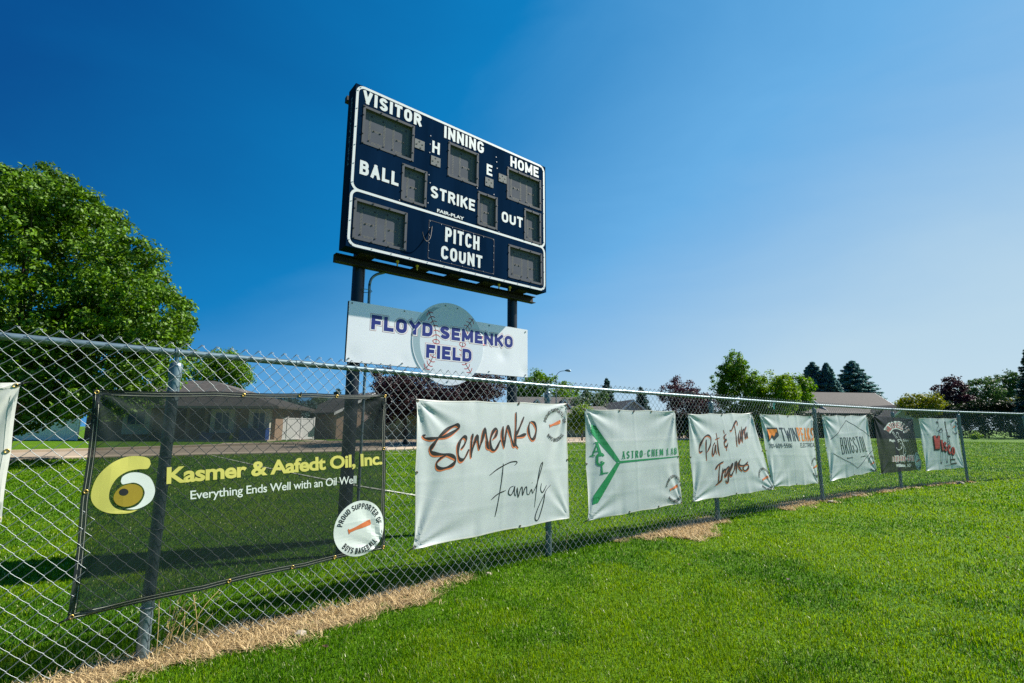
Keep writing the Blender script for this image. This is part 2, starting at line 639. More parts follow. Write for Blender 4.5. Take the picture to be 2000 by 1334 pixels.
def ribbon(pts, hw, layer=0.0, closed=False):
    """2-D polyline widened to quads; hw scalar or per point. returns verts (x,y,layer), faces"""
    P = np.array(pts, float)
    if closed or np.hypot(*(P[0] - P[-1])) < 1e-9:
        closed = True
        if np.hypot(*(P[0] - P[-1])) < 1e-9:
            P = P[:-1]
    n = len(P)
    h = np.full(n, hw) if np.isscalar(hw) else np.array(hw, float)[:n]
    nx = np.roll(P, -1, 0) - P
    if closed:
        pv = P - np.roll(P, 1, 0)
    else:
        nx[-1] = P[-1] - P[-2]
        pv = np.vstack([nx[:1], nx[:-1]])
    a = pv / np.maximum(1e-9, np.hypot(*pv.T))[:, None]
    b = nx / np.maximum(1e-9, np.hypot(*nx.T))[:, None]
    t = a + b
    t /= np.maximum(1e-6, np.hypot(*t.T))[:, None]
    nrm = np.c_[-t[:, 1], t[:, 0]]
    c = np.maximum(.45, (nrm * np.c_[-b[:, 1], b[:, 0]]).sum(1))
    off = nrm * (h / c)[:, None]
    V = np.vstack([P + off, P - off])
    V = np.c_[V, np.full(len(V), layer)]
    F = [(i, i + n, (i + 1) % n + n, (i + 1) % n) for i in range(n if closed else n - 1)]
    return V, F


def smooth_path(pts, k=5):
    P = [np.array(p, float) for p in pts]
    if len(P) < 3:
        return [tuple(p) for p in P]
    Q = [2 * P[0] - P[1]] + P + [2 * P[-1] - P[-2]]
    out = []
    for i in range(1, len(Q) - 2):
        for j in range(k):
            t = j / k
            p0, p1, p2, p3 = Q[i - 1], Q[i], Q[i + 1], Q[i + 2]
            out.append(.5 * ((2 * p1) + (p2 - p0) * t + (2 * p0 - 5 * p1 + 4 * p2 - p3) * t * t + (3 * p1 - p0 - 3 * p2 + p3) * t ** 3))
    out.append(P[-1])
    return [tuple(p) for p in out]


def join(parts):
    V, F, o = [], [], 0
    for v, f in parts:
        V.append(v)
        F += [tuple(i + o for i in q) for q in f]
        o += len(v)
    return (np.vstack(V), F) if V else (np.zeros((0, 3)), [])


def stroke_text(txt, w, h, th, gap=None, space=.5, serif=0.0, thin=None, grow=0.0):
    """condensed sign lettering w x h with stroke thickness th, as verts in 0..1 of that box"""
    gap = th * 0.75 if gap is None else gap
    units = sum((space if c == ' ' else GL[c][0]) for c in txt)
    ng = len(txt) - 1
    fixed = sum(0 if c == ' ' else th for c in txt) + gap * ng
    u = max(0.02 * h, (w - fixed) / max(units, 1e-6))
    x, parts, lay = 0.0, [], 0
    for c in txt:
        if c == ' ':
            x += space * u + gap
            continue
        gw, strokes = GL[c]
        gw *= u
        for s in strokes:
            lay += 1
            pts = [(x + th / 2 + px_ * gw, th / 2 + py_ * (h - th)) for px_, py_ in s]
            hw = th / 2 + grow
            if thin and len(s) == 2 and (abs(s[0][1] - s[1][1]) < .05 or (s[0][1] < s[1][1] and s[0][0] < s[1][0] and c in 'AMVN')):
                hw = thin / 2 + grow
            if len(s) == 2:     # square ends reach the box
                d = np.array(pts[1]) - np.array(pts[0])
                d = d / max(1e-9, np.hypot(*d)) * th / 2
                if abs(s[0][0] - s[1][0]) < .01 or abs(s[0][1] - s[1][1]) < .01:
                    pts = [tuple(np.array(pts[0]) - d), tuple(np.array(pts[1]) + d)]
                else:
                    pts = [tuple(np.array(pts[0]) - d * (1 if s[0][1] in (0, 1) else 0)), tuple(np.array(pts[1]) + d * (1 if s[1][1] in (0, 1) else 0))]
            if grow and len(s) == 2:
                d = np.array(pts[1]) - np.array(pts[0])
                d = d / max(1e-9, np.hypot(*d)) * grow
                pts = [tuple(np.array(pts[0]) - d), tuple(np.array(pts[1]) + d)]
            parts.append(ribbon(pts, hw, lay))
            if serif and len(s) == 2 and abs(s[0][1] - s[1][1]) > .3:
                for (qx, qy), (ux, uy) in zip(pts, s):
                    if uy in (0, 1):
                        lay += 1
                        yy = serif / 2 if uy == 0 else h - serif / 2
                        parts.append(ribbon([(qx - th * 1.0, yy), (qx + th * 1.0, yy)], serif / 2, lay))
        x += gw + th + gap
    V, F = join(parts)
    V = V.copy()
    V[:, 0] /= max(1e-9, x - gap)
    V[:, 1] /= h
    return V, F


def cut(V, F, nx, ny):
    """cut a flat mesh (0..1 square) on a grid so that it can follow a curved surface"""
    bm = bmesh.new()
    vs = [bm.verts.new(p) for p in V]
    for f in F:
        try:
            bm.faces.new([vs[i] for i in f])
        except ValueError:
            pass
    for ax, n in ((0, nx), (1, ny)):
        lo, hi = V[:, ax].min(), V[:, ax].max()
        for k in range(1, n):
            co = [0, 0, 0]
            no = [0, 0, 0]
            co[ax] = lo + (hi - lo) * k / n
            no[ax] = 1
            bmesh.ops.bisect_plane(bm, geom=bm.verts[:] + bm.edges[:] + bm.faces[:], plane_co=co, plane_no=no)
    bm.verts.index_update()
    V2 = np.array([tuple(v.co) for v in bm.verts])
    F2 = [tuple(v.index for v in f.verts) for f in bm.faces]
    bm.free()
    return V2, F2


def poly_fill(pts, layer=0.0):
    tris = tessellate_polygon([[Vector((x, y, 0)) for x, y in pts]])
    return np.array([(x, y, layer) for x, y in pts], float), [tuple(t) for t in tris]


# ------------------------------------------------------------------ fence line
FENCE = np.array([(-6.6, -1.9), (-4.55, .72), (-2.14, 3.18), (.40, 5.65), (3.02, 7.66), (5.90, 9.87), (8.95, 11.90), (11.9, 13.5), (15.1, 14.95), (18.4, 16.2)])
_fl = np.r_[0, np.cumsum(np.hypot(*np.diff(FENCE, axis=0).T))]


def fence_xy(s, off=0.0):
    s = np.asarray(s, float)
    x = np.interp(s, _fl, FENCE[:, 0])
    y = np.interp(s, _fl, FENCE[:, 1])
    i = np.clip(np.searchsorted(_fl, s) - 1, 0, len(FENCE) - 2)
    d = np.diff(FENCE, axis=0)
    d = d / np.hypot(*d.T)[:, None]
    return x + d[i, 1] * off, y - d[i, 0] * off


def fence_dist(x, y):
    """signed distance to the fence line, positive on the field side, and distance along it"""
    x, y = np.asarray(x, float), np.asarray(y, float)
    best = np.full(x.shape, 1e9)
    sgn = np.ones(x.shape)
    along = np.zeros(x.shape)
    for i in range(len(FENCE) - 1):
        a, b = FENCE[i], FENCE[i + 1]
        d = b - a
        L = np.hypot(*d)
        t = np.clip(((x - a[0]) * d[0] + (y - a[1]) * d[1]) / L ** 2, 0, 1)
        qx, qy = a[0] + d[0] * t, a[1] + d[1] * t
        dd = np.hypot(x - qx, y - qy)
        side = (x - a[0]) * d[1] - (y - a[1]) * d[0]
        k = dd < best
        best = np.where(k, dd, best)
        sgn = np.where(k, np.sign(side), sgn)
        along = np.where(k, _fl[i] + t * L, along)
    return best * sgn, along


def vnoise(x, y, seed=0):
    """smooth value noise 0..1"""
    xi, yi = np.floor(x).astype(np.int64), np.floor(y).astype(np.int64)
    fx, fy = x - xi, y - yi
    fx, fy = fx * fx * (3 - 2 * fx), fy * fy * (3 - 2 * fy)

    def hsh(a, b):
        n = (a * 374761393 + b * 668265263 + seed * 1442695) & 0xffffffff
        n = ((n ^ (n >> 13)) * 1274126177) & 0xffffffff
        return ((n ^ (n >> 16)) & 0xffff) / 65535.0
    return (hsh(xi, yi) * (1 - fx) + hsh(xi + 1, yi) * fx) * (1 - fy) + (hsh(xi, yi + 1) * (1 - fx) + hsh(xi + 1, yi + 1) * fx) * fy


S_P1, S_P2, S_P3, S_P4 = _fl[2], _fl[3], _fl[4], _fl[5]


def dead_mask(x, y):
    """how far the grass is dried out beside the fence, 0..1"""
    d, s = fence_dist(x, y)
    n = vnoise(x * 2.6, y * 2.6, 3) * .45 + vnoise(x * 7, y * 7, 5) * .33 + vnoise(x * 19, y * 19, 8) * .22 - .5
    wid = np.interp(s, [S_P1 - 1.6, S_P1 - .3, S_P1 + .2, S_P1 + .8, S_P1 + 1.4, S_P1 + 2.2, S_P1 + 2.7, S_P2 + .8, S_P2 + 1.5, S_P2 + 2.0, S_P2 + 2.6, S_P2 + 3.1, S_P3 + .2, S_P3 + 1.5, S_P4, 30],
                    [.0, .14, .28, .31, .21, .05, -.16, -.18, .12, .42, .44, .08, -.06, -.07, -.02, -.02])
    d = d - .06
    lo = np.interp(s, [S_P1 - 1, S_P1 + .5, S_P1 + 2, S_P2, S_P2 + 2, S_P3, 30], [-.10, -.16, -.12, .0, -.14, -.3, -.10])
    return np.clip(.5 + (wid * .64 - d + n * .66) * 4.2, 0, 1) * np.clip(.5 + (d - lo + n * .3) * 6, 0, 1) * (wid > -.06)

# ------------------------------------------------------------------ ground, street
rng = np.random.default_rng(7)


def lawn_material():
    m = bpy.data.materials.new('lawn')
    nt, b = nodes_of(m)
    tc = nt.nodes.new('ShaderNodeTexCoord')

    def noise(scale, detail=5, st=None):
        n = nt.nodes.new('ShaderNodeTexNoise')
        n.inputs['Scale'].default_value = scale
        n.inputs['Detail'].default_value = detail
        src = tc.outputs['Object']
        if st:
            mp = nt.nodes.new('ShaderNodeMapping')
            mp.inputs['Scale'].default_value = st
            mp.inputs['Rotation'].default_value = (0, 0, R(35))
            nt.links.new(src, mp.inputs[0])
            src = mp.outputs[0]
        nt.links.new(src, n.inputs['Vector'])
        return n.outputs['Fac']

    def ramp(v, c0, c1, lo=.35, hi=.65):
        r = nt.nodes.new('ShaderNodeMapRange')
        r.inputs['From Min'].default_value = lo
        r.inputs['From Max'].default_value = hi
        nt.links.new(v, r.inputs['Value'])
        mx = nt.nodes.new('ShaderNodeMix')
        mx.data_type = 'RGBA'
        for i, c in ((6, c0), (7, c1)):
            if isinstance(c, tuple):
                mx.inputs[i].default_value = (*c, 1)
            else:
                nt.links.new(c, mx.inputs[i])
        nt.links.new(r.outputs[0], mx.inputs[0])
        return mx.outputs[2]
    fine = ramp(noise(55, 6), (.016, .060, .001), (.090, .190, .002), .3, .7)
    mid = ramp(noise(3.0, 5), (.032, .105, .001), (.100, .205, .002))
    big = ramp(noise(.35, 4), (.055, .150, .001), (.125, .225, .002))
    a = ramp(noise(17, 3), fine, mid, .2, .8)
    c = ramp(noise(9, 3, (1, 4, 1)), a, big, .25, .75)
    nt.links.new(c, b.inputs['Base Color'])
    b.inputs['Roughness'].default_value = 0.85
    b.inputs['Specular IOR Level'].default_value = 0.15
    bp = nt.nodes.new('ShaderNodeBump')
    bp.inputs['Strength'].default_value = 0.9
    bp.inputs['Distance'].default_value = 0.05
    nt.links.new(noise(38, 6), bp.inputs['Height'])
    nt.links.new(bp.outputs[0], b.inputs['Normal'])
    return m


LAWN = lawn_material()


def grid_axis(near, far, step, grow):
    a = list(np.arange(-near, near + 1e-6, step))
    d = step
    while a[-1] < far:
        d *= grow
        a.append(a[-1] + d)
    lo = [-v for v in a if v > near + 1e-6][::-1]
    return np.array(lo + a)


gx, gy = grid_axis(60, 900, 1.5, 1.3), grid_axis(60, 900, 1.5, 1.3)
GX, GY = np.meshgrid(gx, gy, indexing='xy')
GZ = terrain(GX, GY)
nx_, ny_ = len(gx), len(gy)
idx = np.arange(nx_ * ny_).reshape(ny_, nx_)
q = np.stack([idx[:-1, :-1], idx[:-1, 1:], idx[1:, 1:], idx[1:, :-1]], -1).reshape(-1, 4)
o = np_mesh('ground', np.c_[GX.ravel(), GY.ravel(), GZ.ravel()], q.ravel(), np.arange(len(q)) * 4, np.full(len(q), 4), LAWN, smooth=True)
tag(o, 'mown green lawn of the ball field running out to the street', kind='structure')

near_edge = [gpx(-420, 913), gpx(0, 900), gpx(450, 888), gpx(780, 879.5), gpx(1120, 865), gpx(1340, 858.5)]
d_ = (near_edge[-1] - near_edge[-2])
near_edge.append(near_edge[-1] + d_ * 5)
ne = np.array([(p.x, p.y) for p in near_edge])


def resample(P, step):
    L = np.r_[0, np.cumsum(np.hypot(*np.diff(P, axis=0).T))]
    s = np.arange(0, L[-1], step)
    return np.c_[np.interp(s, L, P[:, 0]), np.interp(s, L, P[:, 1])]


ne = resample(ne, 1.0)
for _ in range(12):
    ne[1:-1] = (ne[:-2] + 2 * ne[1:-1] + ne[2:]) / 4
tn = np.gradient(ne, axis=0)
tn /= np.hypot(*tn.T)[:, None]
nn = np.c_[-tn[:, 1], tn[:, 0]]                 # away from the field


def strip(name, o0, o1, dz, matr, label, h=0.0, parts=3):
    offs = np.linspace(o0, o1, parts)
    V, nr = [], len(ne)
    for of in offs:
        P = ne + nn * of
        V.append(np.c_[P, terrain(P[:, 0], P[:, 1]) + dz])
    V = np.vstack(V)
    F = []
    for k in range(parts - 1):
        for i in range(nr - 1):
            F.append((k * nr + i, k * nr + i + 1, (k + 1) * nr + i + 1, (k + 1) * nr + i))
    b = MB()
    b.add(V, [f[::-1] for f in F])
    if h:
        for k in (0, parts - 1):
            lo = V[k * nr:(k + 1) * nr].copy()
            lo[:, 2] -= h
            W = np.vstack([V[k * nr:(k + 1) * nr], lo])
            b.add(W, [(i, i + 1, i + 1 + nr, i + nr) if k == 0 else (i, i + nr, i + 1 + nr, i + 1) for i in range(nr - 1)])
    return tag(b.build(name, matr), label, kind='structure')


CONC = mat('concrete', (0.50, 0.40, 0.29), 0.9, noise=0.25, nscale=1.2, bump=.2)
ASPH = mat('worn_asphalt', (0.36, 0.285, 0.205), 0.92, noise=0.3, nscale=.6, bump=.25, stretch=(.3, 1, 1))
strip('sidewalk', 0.0, 1.5, 0.06, CONC, 'pale concrete walk along the near side of the street', h=.2)
strip('kerb', 1.504, 1.70, 0.055, CONC, 'concrete kerb on the near side of the street', h=.2)
strip('road', 1.704, 9.2, -0.05 + .012, ASPH, 'worn tan street running behind the ball field', parts=5)
strip('far_kerb', 9.204, 9.6, 0.09, CONC, 'concrete kerb on the house side of the street', h=.25)
# the road bed lies a little lower than the lawn: sink the ground below it
gm = bpy.data.objects['ground'].data
for v in gm.vertices:
    dx, dy = ne[:, 0] - v.co.x, ne[:, 1] - v.co.y
    k = int(np.argmin(dx * dx + dy * dy))
    of = -(dx[k] * nn[k, 0] + dy[k] * nn[k, 1])
    if -.2 < of < 10.2 and abs(dx[k] * tn[k, 0] + dy[k] * tn[k, 1]) < 3:
        v.co.z -= 0.14

# chalk line on the grass behind the fence
CHALK = mat('field_chalk', (0.62, 0.62, 0.52), 0.95, noise=0.6, nscale=9)


def chalk(pxs, w, label):
    P = np.array([(gpx(*p).x, gpx(*p).y) for p in pxs])
    V, F = ribbon(resample(P, .4), w / 2)
    b = MB()
    b.add([(x, y, float(terrain(x, y)) + .022) for x, y, _ in V], [f[::-1] for f in F])
    tag(b.build('chalk_line', CHALK), label, kind='structure')


chalk([(405, 888), (421, 892), (532, 917), (696, 950), (800, 967), (905, 987)], .09, 'white chalk line slanting across the grass behind the fence')
chalk([(700, 889.5), (790, 886), (980, 882), (1180, 879)], .10, 'faint far chalk line on the grass near the street')

# house driveway and front walk
b = MB()
P = [gpx(430, 867.5), gpx(612, 867), gpx(640, 861), gpx(560, 857), gpx(470, 857)]
P = [(p.x, p.y) for p in P]
b.add([(x, y, float(terrain(x, y)) + .03) for x, y in P], [tuple(range(len(P)))])
tag(b.build('driveway', CONC), 'pale concrete driveway before the brick house', kind='structure')

# ------------------------------------------------------------------ grass blades (stuff)


def inside(x, y, az0=R(-49), az1=R(49)):
    a = np.arctan2(x, y)
    return (a > az0) & (a < az1)


def blades(name, X, Y, L, W, mats, midx, lean=.45, flat=0.0, label='', curl=.35, zo=0.0):
    n = len(X)
    th = rng.uniform(0, 2 * PI, n)
    ln = np.abs(rng.normal(lean, .22, n)) + flat
    dx, dy = np.cos(th), np.sin(th)
    tx, ty = -dy, dx
    # blade faces roughly at random around its own axis
    Z0 = terrain(X, Y) + zo
    sl, cl = np.sin(ln), np.cos(ln)
    sl2, cl2 = np.sin(np.minimum(ln + curl, 1.52)), np.cos(np.minimum(ln + curl, 1.52))
    V = np.empty((n, 5, 3), np.float32)
    h1 = .55 * L
    h2 = .45 * L
    for k, sg in ((0, -1), (1, 1)):
        V[:, k, 0] = X + tx * W * .5 * sg
        V[:, k, 1] = Y + ty * W * .5 * sg
        V[:, k, 2] = Z0 - .004
        V[:, 3 - k, 0] = X + tx * W * .42 * sg + dx * sl * h1
        V[:, 3 - k, 1] = Y + ty * W * .42 * sg + dy * sl * h1
        V[:, 3 - k, 2] = Z0 + cl * h1
    V[:, 4, 0] = X + dx * (sl * h1 + sl2 * h2)
    V[:, 4, 1] = Y + dy * (sl * h1 + sl2 * h2)
    V[:, 4, 2] = Z0 + cl * h1 + cl2 * h2
    b0 = np.arange(n)[:, None] * 5
    loops = (b0 + np.array([[0, 1, 2, 3, 3, 2, 4]])).ravel()
    starts = (np.arange(n)[:, None] * 7 + np.array([[0, 4]])).ravel()
    totals = np.tile([4, 3], n)
    o = np_mesh(name, V.reshape(-1, 3), loops, starts, totals, mats, midx=np.repeat(midx, 2) if midx is not None else None)
    return tag(o, label, kind='stuff')


GR1 = leaf_mat('grass_blade', (.012, .064, .0006), (.122, .262, .002), .40, .5, .06)
GR2 = leaf_mat('grass_blade_yellow', (.066, .150, .0006), (.228, .330, .003), .40, .5, .06)
GR0 = leaf_mat('grass_blade_deep', (.006, .042, .0006), (.055, .165, .002), .35, .5, .08)
GR3 = leaf_mat('grass_blade_pale', (.20, .26, .08), (.46, .46, .22), .3, .4, .4)

N = 950000
r = 1.25 * (60.0 / 1.25) ** rng.random(N)
a = rng.uniform(R(-49), R(49), N)
X, Y = r * np.sin(a), r * np.cos(a)
dm = dead_mask(X, Y)
fd, fs = fence_dist(X, Y)
# only lawn, not the street
rd = np.full(N, -9.0)
far = r > 15
k0 = [np.argmin((ne[:, 0] - x) ** 2 + (ne[:, 1] - y) ** 2) for x, y in zip(X[far], Y[far])]
rd[far] = (X[far] - ne[k0, 0]) * nn[k0, 0] + (Y[far] - ne[k0, 1]) * nn[k0, 1]
keep = (rng.random(N) > np.clip(dm * 1.25 - .15, 0, .90)) & (rd < -.05)
tall = np.exp(-((fd + .22) / .32) ** 2) * (vnoise(X * 2.2, Y * 2.2, 9) * .9 + .35) * (dm < .3)
Lb = (0.021 + .015 * rng.random(N)) * (1 + .55 * (vnoise(X * 3, Y * 3, 2) - .5)) * (1 + .6 * (vnoise(X * 11, Y * 11, 12) - .5)) * np.clip(1 + (r - 8) / 30, 1, 1.6)
Lb = Lb * (1 + 2.0 * tall * rng.random(N))
Wb = .0026 * np.maximum(1.0, r / 2.4) ** .95
yel = np.clip((vnoise(X * .8, Y * .8, 4) * .6 + vnoise(X * 3.1, Y * 3.1, 6) * .4 - .42) * 4.2, 0.03, .9) + np.clip((X - 1.5 - .2 * Y) * .10, 0, .3) * (fd > 0)
pick = rng.random(N)
lush = np.clip((vnoise(X * .55 + 3, Y * .55, 14) * .6 + vnoise(X * 2.3, Y * 2.3, 15) * .4 - .38) * 3.5, .1, .9) * np.clip(1.25 - r / 14, .25, 1)
mi = np.where(pick < yel, 1, np.where(rng.random(N) < lush, 3, 0))
mi = np.where(rng.random(N) < .05 + .5 * dm, 2, mi)
k = keep
blades('grass', X[k], Y[k], Lb[k], Wb[k], [GR1, GR2, GR3, GR0], mi[k], label='short mown green grass blades on both sides of the fence')

# straw where the grass has died along the fence
SOIL = mat('dry_soil', (0.27, 0.185, 0.09), 0.95, col2=(0.11, 0.075, 0.04), nscale=16, bump=.6, bscale=60)
st = .035
cells_v, cells_f, vid = [], [], {}
xs, ys = np.arange(-4.2, 14, st), np.arange(.8, 15, st)
CX, CY = np.meshgrid(xs, ys)
DM = dead_mask(CX, CY)
for j in range(len(ys) - 1):
    for i in np.nonzero((DM[j, :-1] > .55) & (np.hypot(CX[j, :-1], CY[j, :-1]) < 17))[0]:
        f = []
        for di, dj in ((0, 0), (1, 0), (1, 1), (0, 1)):
            key = (i + di, j + dj)
            if key not in vid:
                vid[key] = len(cells_v)
                x, y = xs[key[0]], ys[key[1]]
                cells_v.append((x, y, .006 + .012 * float(vnoise(np.array(x * 14), np.array(y * 14), 1))))
            f.append(vid[key])
        cells_f.append(f)
b = MB()
b.smooth = True
b.add(cells_v, cells_f)
tag(b.build('bare_soil', SOIL), 'strip of dry tan soil along the foot of the fence', kind='structure')
M = 260000
sx = rng.uniform(_fl[2] - 1.8, _fl[7], M)
so = rng.uniform(-.5, .8, M)
px_, py_ = fence_xy(sx, 0)
ox, oy = fence_xy(sx, 1.0)
X, Y = px_ + (ox - px_) * so, py_ + (oy - py_) * so
k = rng.random(M) < dead_mask(X, Y) * np.clip(5.5 / np.hypot(X, Y), .15, 1)
X, Y = X[k], Y[k]
n = len(X)
rr = np.hypot(X, Y)
ST = leaf_mat('dead_straw', (.28, .195, .085), (.70, .53, .28), .15, .7)
blades('dead_grass', X, Y, .05 + .05 * rng.random(n), .0032 * np.maximum(1, rr / 3.2), [ST], None, lean=1.0, flat=.1, label='flattened straw coloured dead grass along the fence foot', curl=.3, zo=.008)

# ------------------------------------------------------------------ chain link fence
root = thing('chain_link_fence', (FENCE[2][0], FENCE[2][1], 0), 'tall galvanised chain link fence with round posts and top rail curving across the grass', 'fence')
RAILZ = 1.815
b = MB()
pts = []
for i in range(1, len(FENCE) - 1):
    pts.append((*FENCE[i], RAILZ))
pts.append((*FENCE[-1], RAILZ))
b.tube(pts, .0215, 12)
rail = b.build('top_rail', GALV, root)
b = MB()
for s in (S_P1 + .82, S_P2 + 1.35, S_P3 + 2.7, S_P4 + 2.2, _fl[6] + 2.0):
    x0, y0 = fence_xy(s - .075)
    x1, y1 = fence_xy(s + .075)
    b = MB()
    b.tube([(x0, y0, RAILZ), (x1, y1, RAILZ)], .0245, 12)
    b.build('rail_sleeve', GALV, rail)
for i in range(1, 10):
    x, y = FENCE[i]
    d = FENCE[min(i + 1, 9)] - FENCE[i - 1]
    d = d / np.hypot(*d)
    nf = Vector((d[1], -d[0], 0))
    b = MB()
    b.tube([(x, y, -.05), (x, y, 1.70)], .033, 16)
    post = b.build('post', GALV, root)
    b = MB()
    b.tube([(x, y, 1.655), (x, y, 1.725), (x, y, 1.742), (x, y, 1.752)], [.0375, .0375, .034, .022], 16)
    b.torus((x, y, RAILZ), (d[0], d[1], 0), .026, .007, 18, 6)
    b.tube([(x - d[0] * .014, y - d[1] * .014, RAILZ), (x + d[0] * .014, y + d[1] * .014, RAILZ)], .029, 16)
    b.tube([(x, y, 1.74), (x, y, 1.79)], .013, 8)
    b.build('loop_cap', GALV, post)
    for z in (1.565, 1.16, .74, .30):
        b = MB()
        b.torus((x, y, z), (0.06, 0.03, 1), .0365, .0022, 16, 5)
        b.tube([Vector((x, y, z)) + nf * .040 + Vector((d[0], d[1], 0)) * .02, Vector((x, y, z + .012)) - Vector((d[0], d[1], 0)) * .055 + nf * .012, Vector((x, y, z - .01)) - Vector((d[0], d[1], 0)) * .06 - nf * .012], .0022, 5)
        b.build('tie_wire', WIRE, post)

# woven wire: flattened zig-zags hooked into each other
PIT = .0435
FOFF = .040
s0, s1 = _fl[1], _fl[-1]
nw = int((s1 - s0) / PIT)
ZTOP, ROWS = 1.872, 42
RW = .0017
segs_a, segs_b = [], []
zz = ZTOP - np.arange(ROWS + 1) * PIT
iw = np.arange(nw)
wob = np.random.default_rng(3).normal(0, .0015, (nw + 2, ROWS + 1, 2))
wob[:, :, 1] += .006 * np.sin(np.arange(nw + 2) * .031)[:, None] * np.linspace(0, 1, ROWS + 1)[None] + .004 * np.sin(np.arange(nw + 2) * .11)[:, None] * np.linspace(0, 1, ROWS + 1)[None] ** 2
for kz in range(ROWS):
    up = (iw + kz) % 2
    sa = s0 + (iw + up) * PIT
    sb = s0 + (iw + 1 - up) * PIT
    ja, jb = iw + up, iw + 1 - up
    sa = sa + wob[ja, kz, 0]
    sb = sb + wob[jb, kz + 1, 0]
    oa = np.where(up == 0, -.0020, .0020) + FOFF
    ob = np.where(up == 0, .0020, -.0020) + FOFF
    dirx = np.where(up == 0, 1.0, -1.0)
    xa, ya = fence_xy(sa - dirx * .0025)
    xb, yb = fence_xy(sb + dirx * .0025)
    x1, y1 = fence_xy(sa, 1.0)
    x0, y0 = fence_xy(sa, 0.0)
    nx1, ny1 = x1 - x0, y1 - y0
    A = np.c_[xa + nx1 * oa, ya + ny1 * oa, zz[kz] + wob[ja, kz, 1]]
    B = np.c_[xb + nx1 * ob, yb + ny1 * ob, zz[kz + 1] + wob[jb, kz + 1, 1]]
    segs_a.append(A)
    segs_b.append(B)
A, B = np.vstack(segs_a), np.vstack(segs_b)
# knuckles: short double stubs bent at the top
D = B - A
D /= np.linalg.norm(D, axis=1)[:, None]
U = np.cross(D, np.array([0, 0, 1.0]))
U /= np.linalg.norm(U, axis=1)[:, None]
Wv = np.cross(D, U)
# each run bows slightly between the hooks
MID = (A + B) / 2
MID[:, 2] -= .0018
K = 5
n = len(A)
V = np.empty((n, 3, K, 3), np.float32)
for k in range(K):
    t = 2 * PI * k / K
    o = (U * math.cos(t) + Wv * math.sin(t)) * RW
    V[:, 0, k] = A + o
    V[:, 1, k] = MID + o
    V[:, 2, k] = B + o
b0 = np.arange(n)[:, None] * 3 * K
fl = []
for j in (0, 1):
    for k in range(K):
        k2 = (k + 1) % K
        fl += [j * K + k, j * K + k2, (j + 1) * K + k2, (j + 1) * K + k]
loops = (b0 + np.array([fl])).ravel()
nf_ = n * 2 * K
np_mesh('wire_mesh', V.reshape(-1, 3), loops, np.arange(nf_) * 4, np.full(nf_, 4), WIRE, root, smooth=True)
b = MB()
rk = random.Random(2)
for i in range(nw):
    if i % 2:
        continue
    s = s0 + i * PIT
    if s > s0 + 16:
        break
    x0, y0 = fence_xy(s, FOFF)
    xm, ym = fence_xy(s - .020, FOFF - .006)
    xp, yp = fence_xy(s + .012, FOFF + .004)
    xq, yq = fence_xy(s - .004, FOFF + .004)
    b.tube([(xm, ym, ZTOP - .020), (xq, yq, ZTOP + .002), (xp, yp, ZTOP - .004), (xp, yp, ZTOP - .012)], RW, 5)
b.build('knuckle_mesh', WIRE, root)

# ------------------------------------------------------------------ banners
GROM = BRASS
DULL = mat('dull_grommet', (.16, .12, .07), .5, .5)


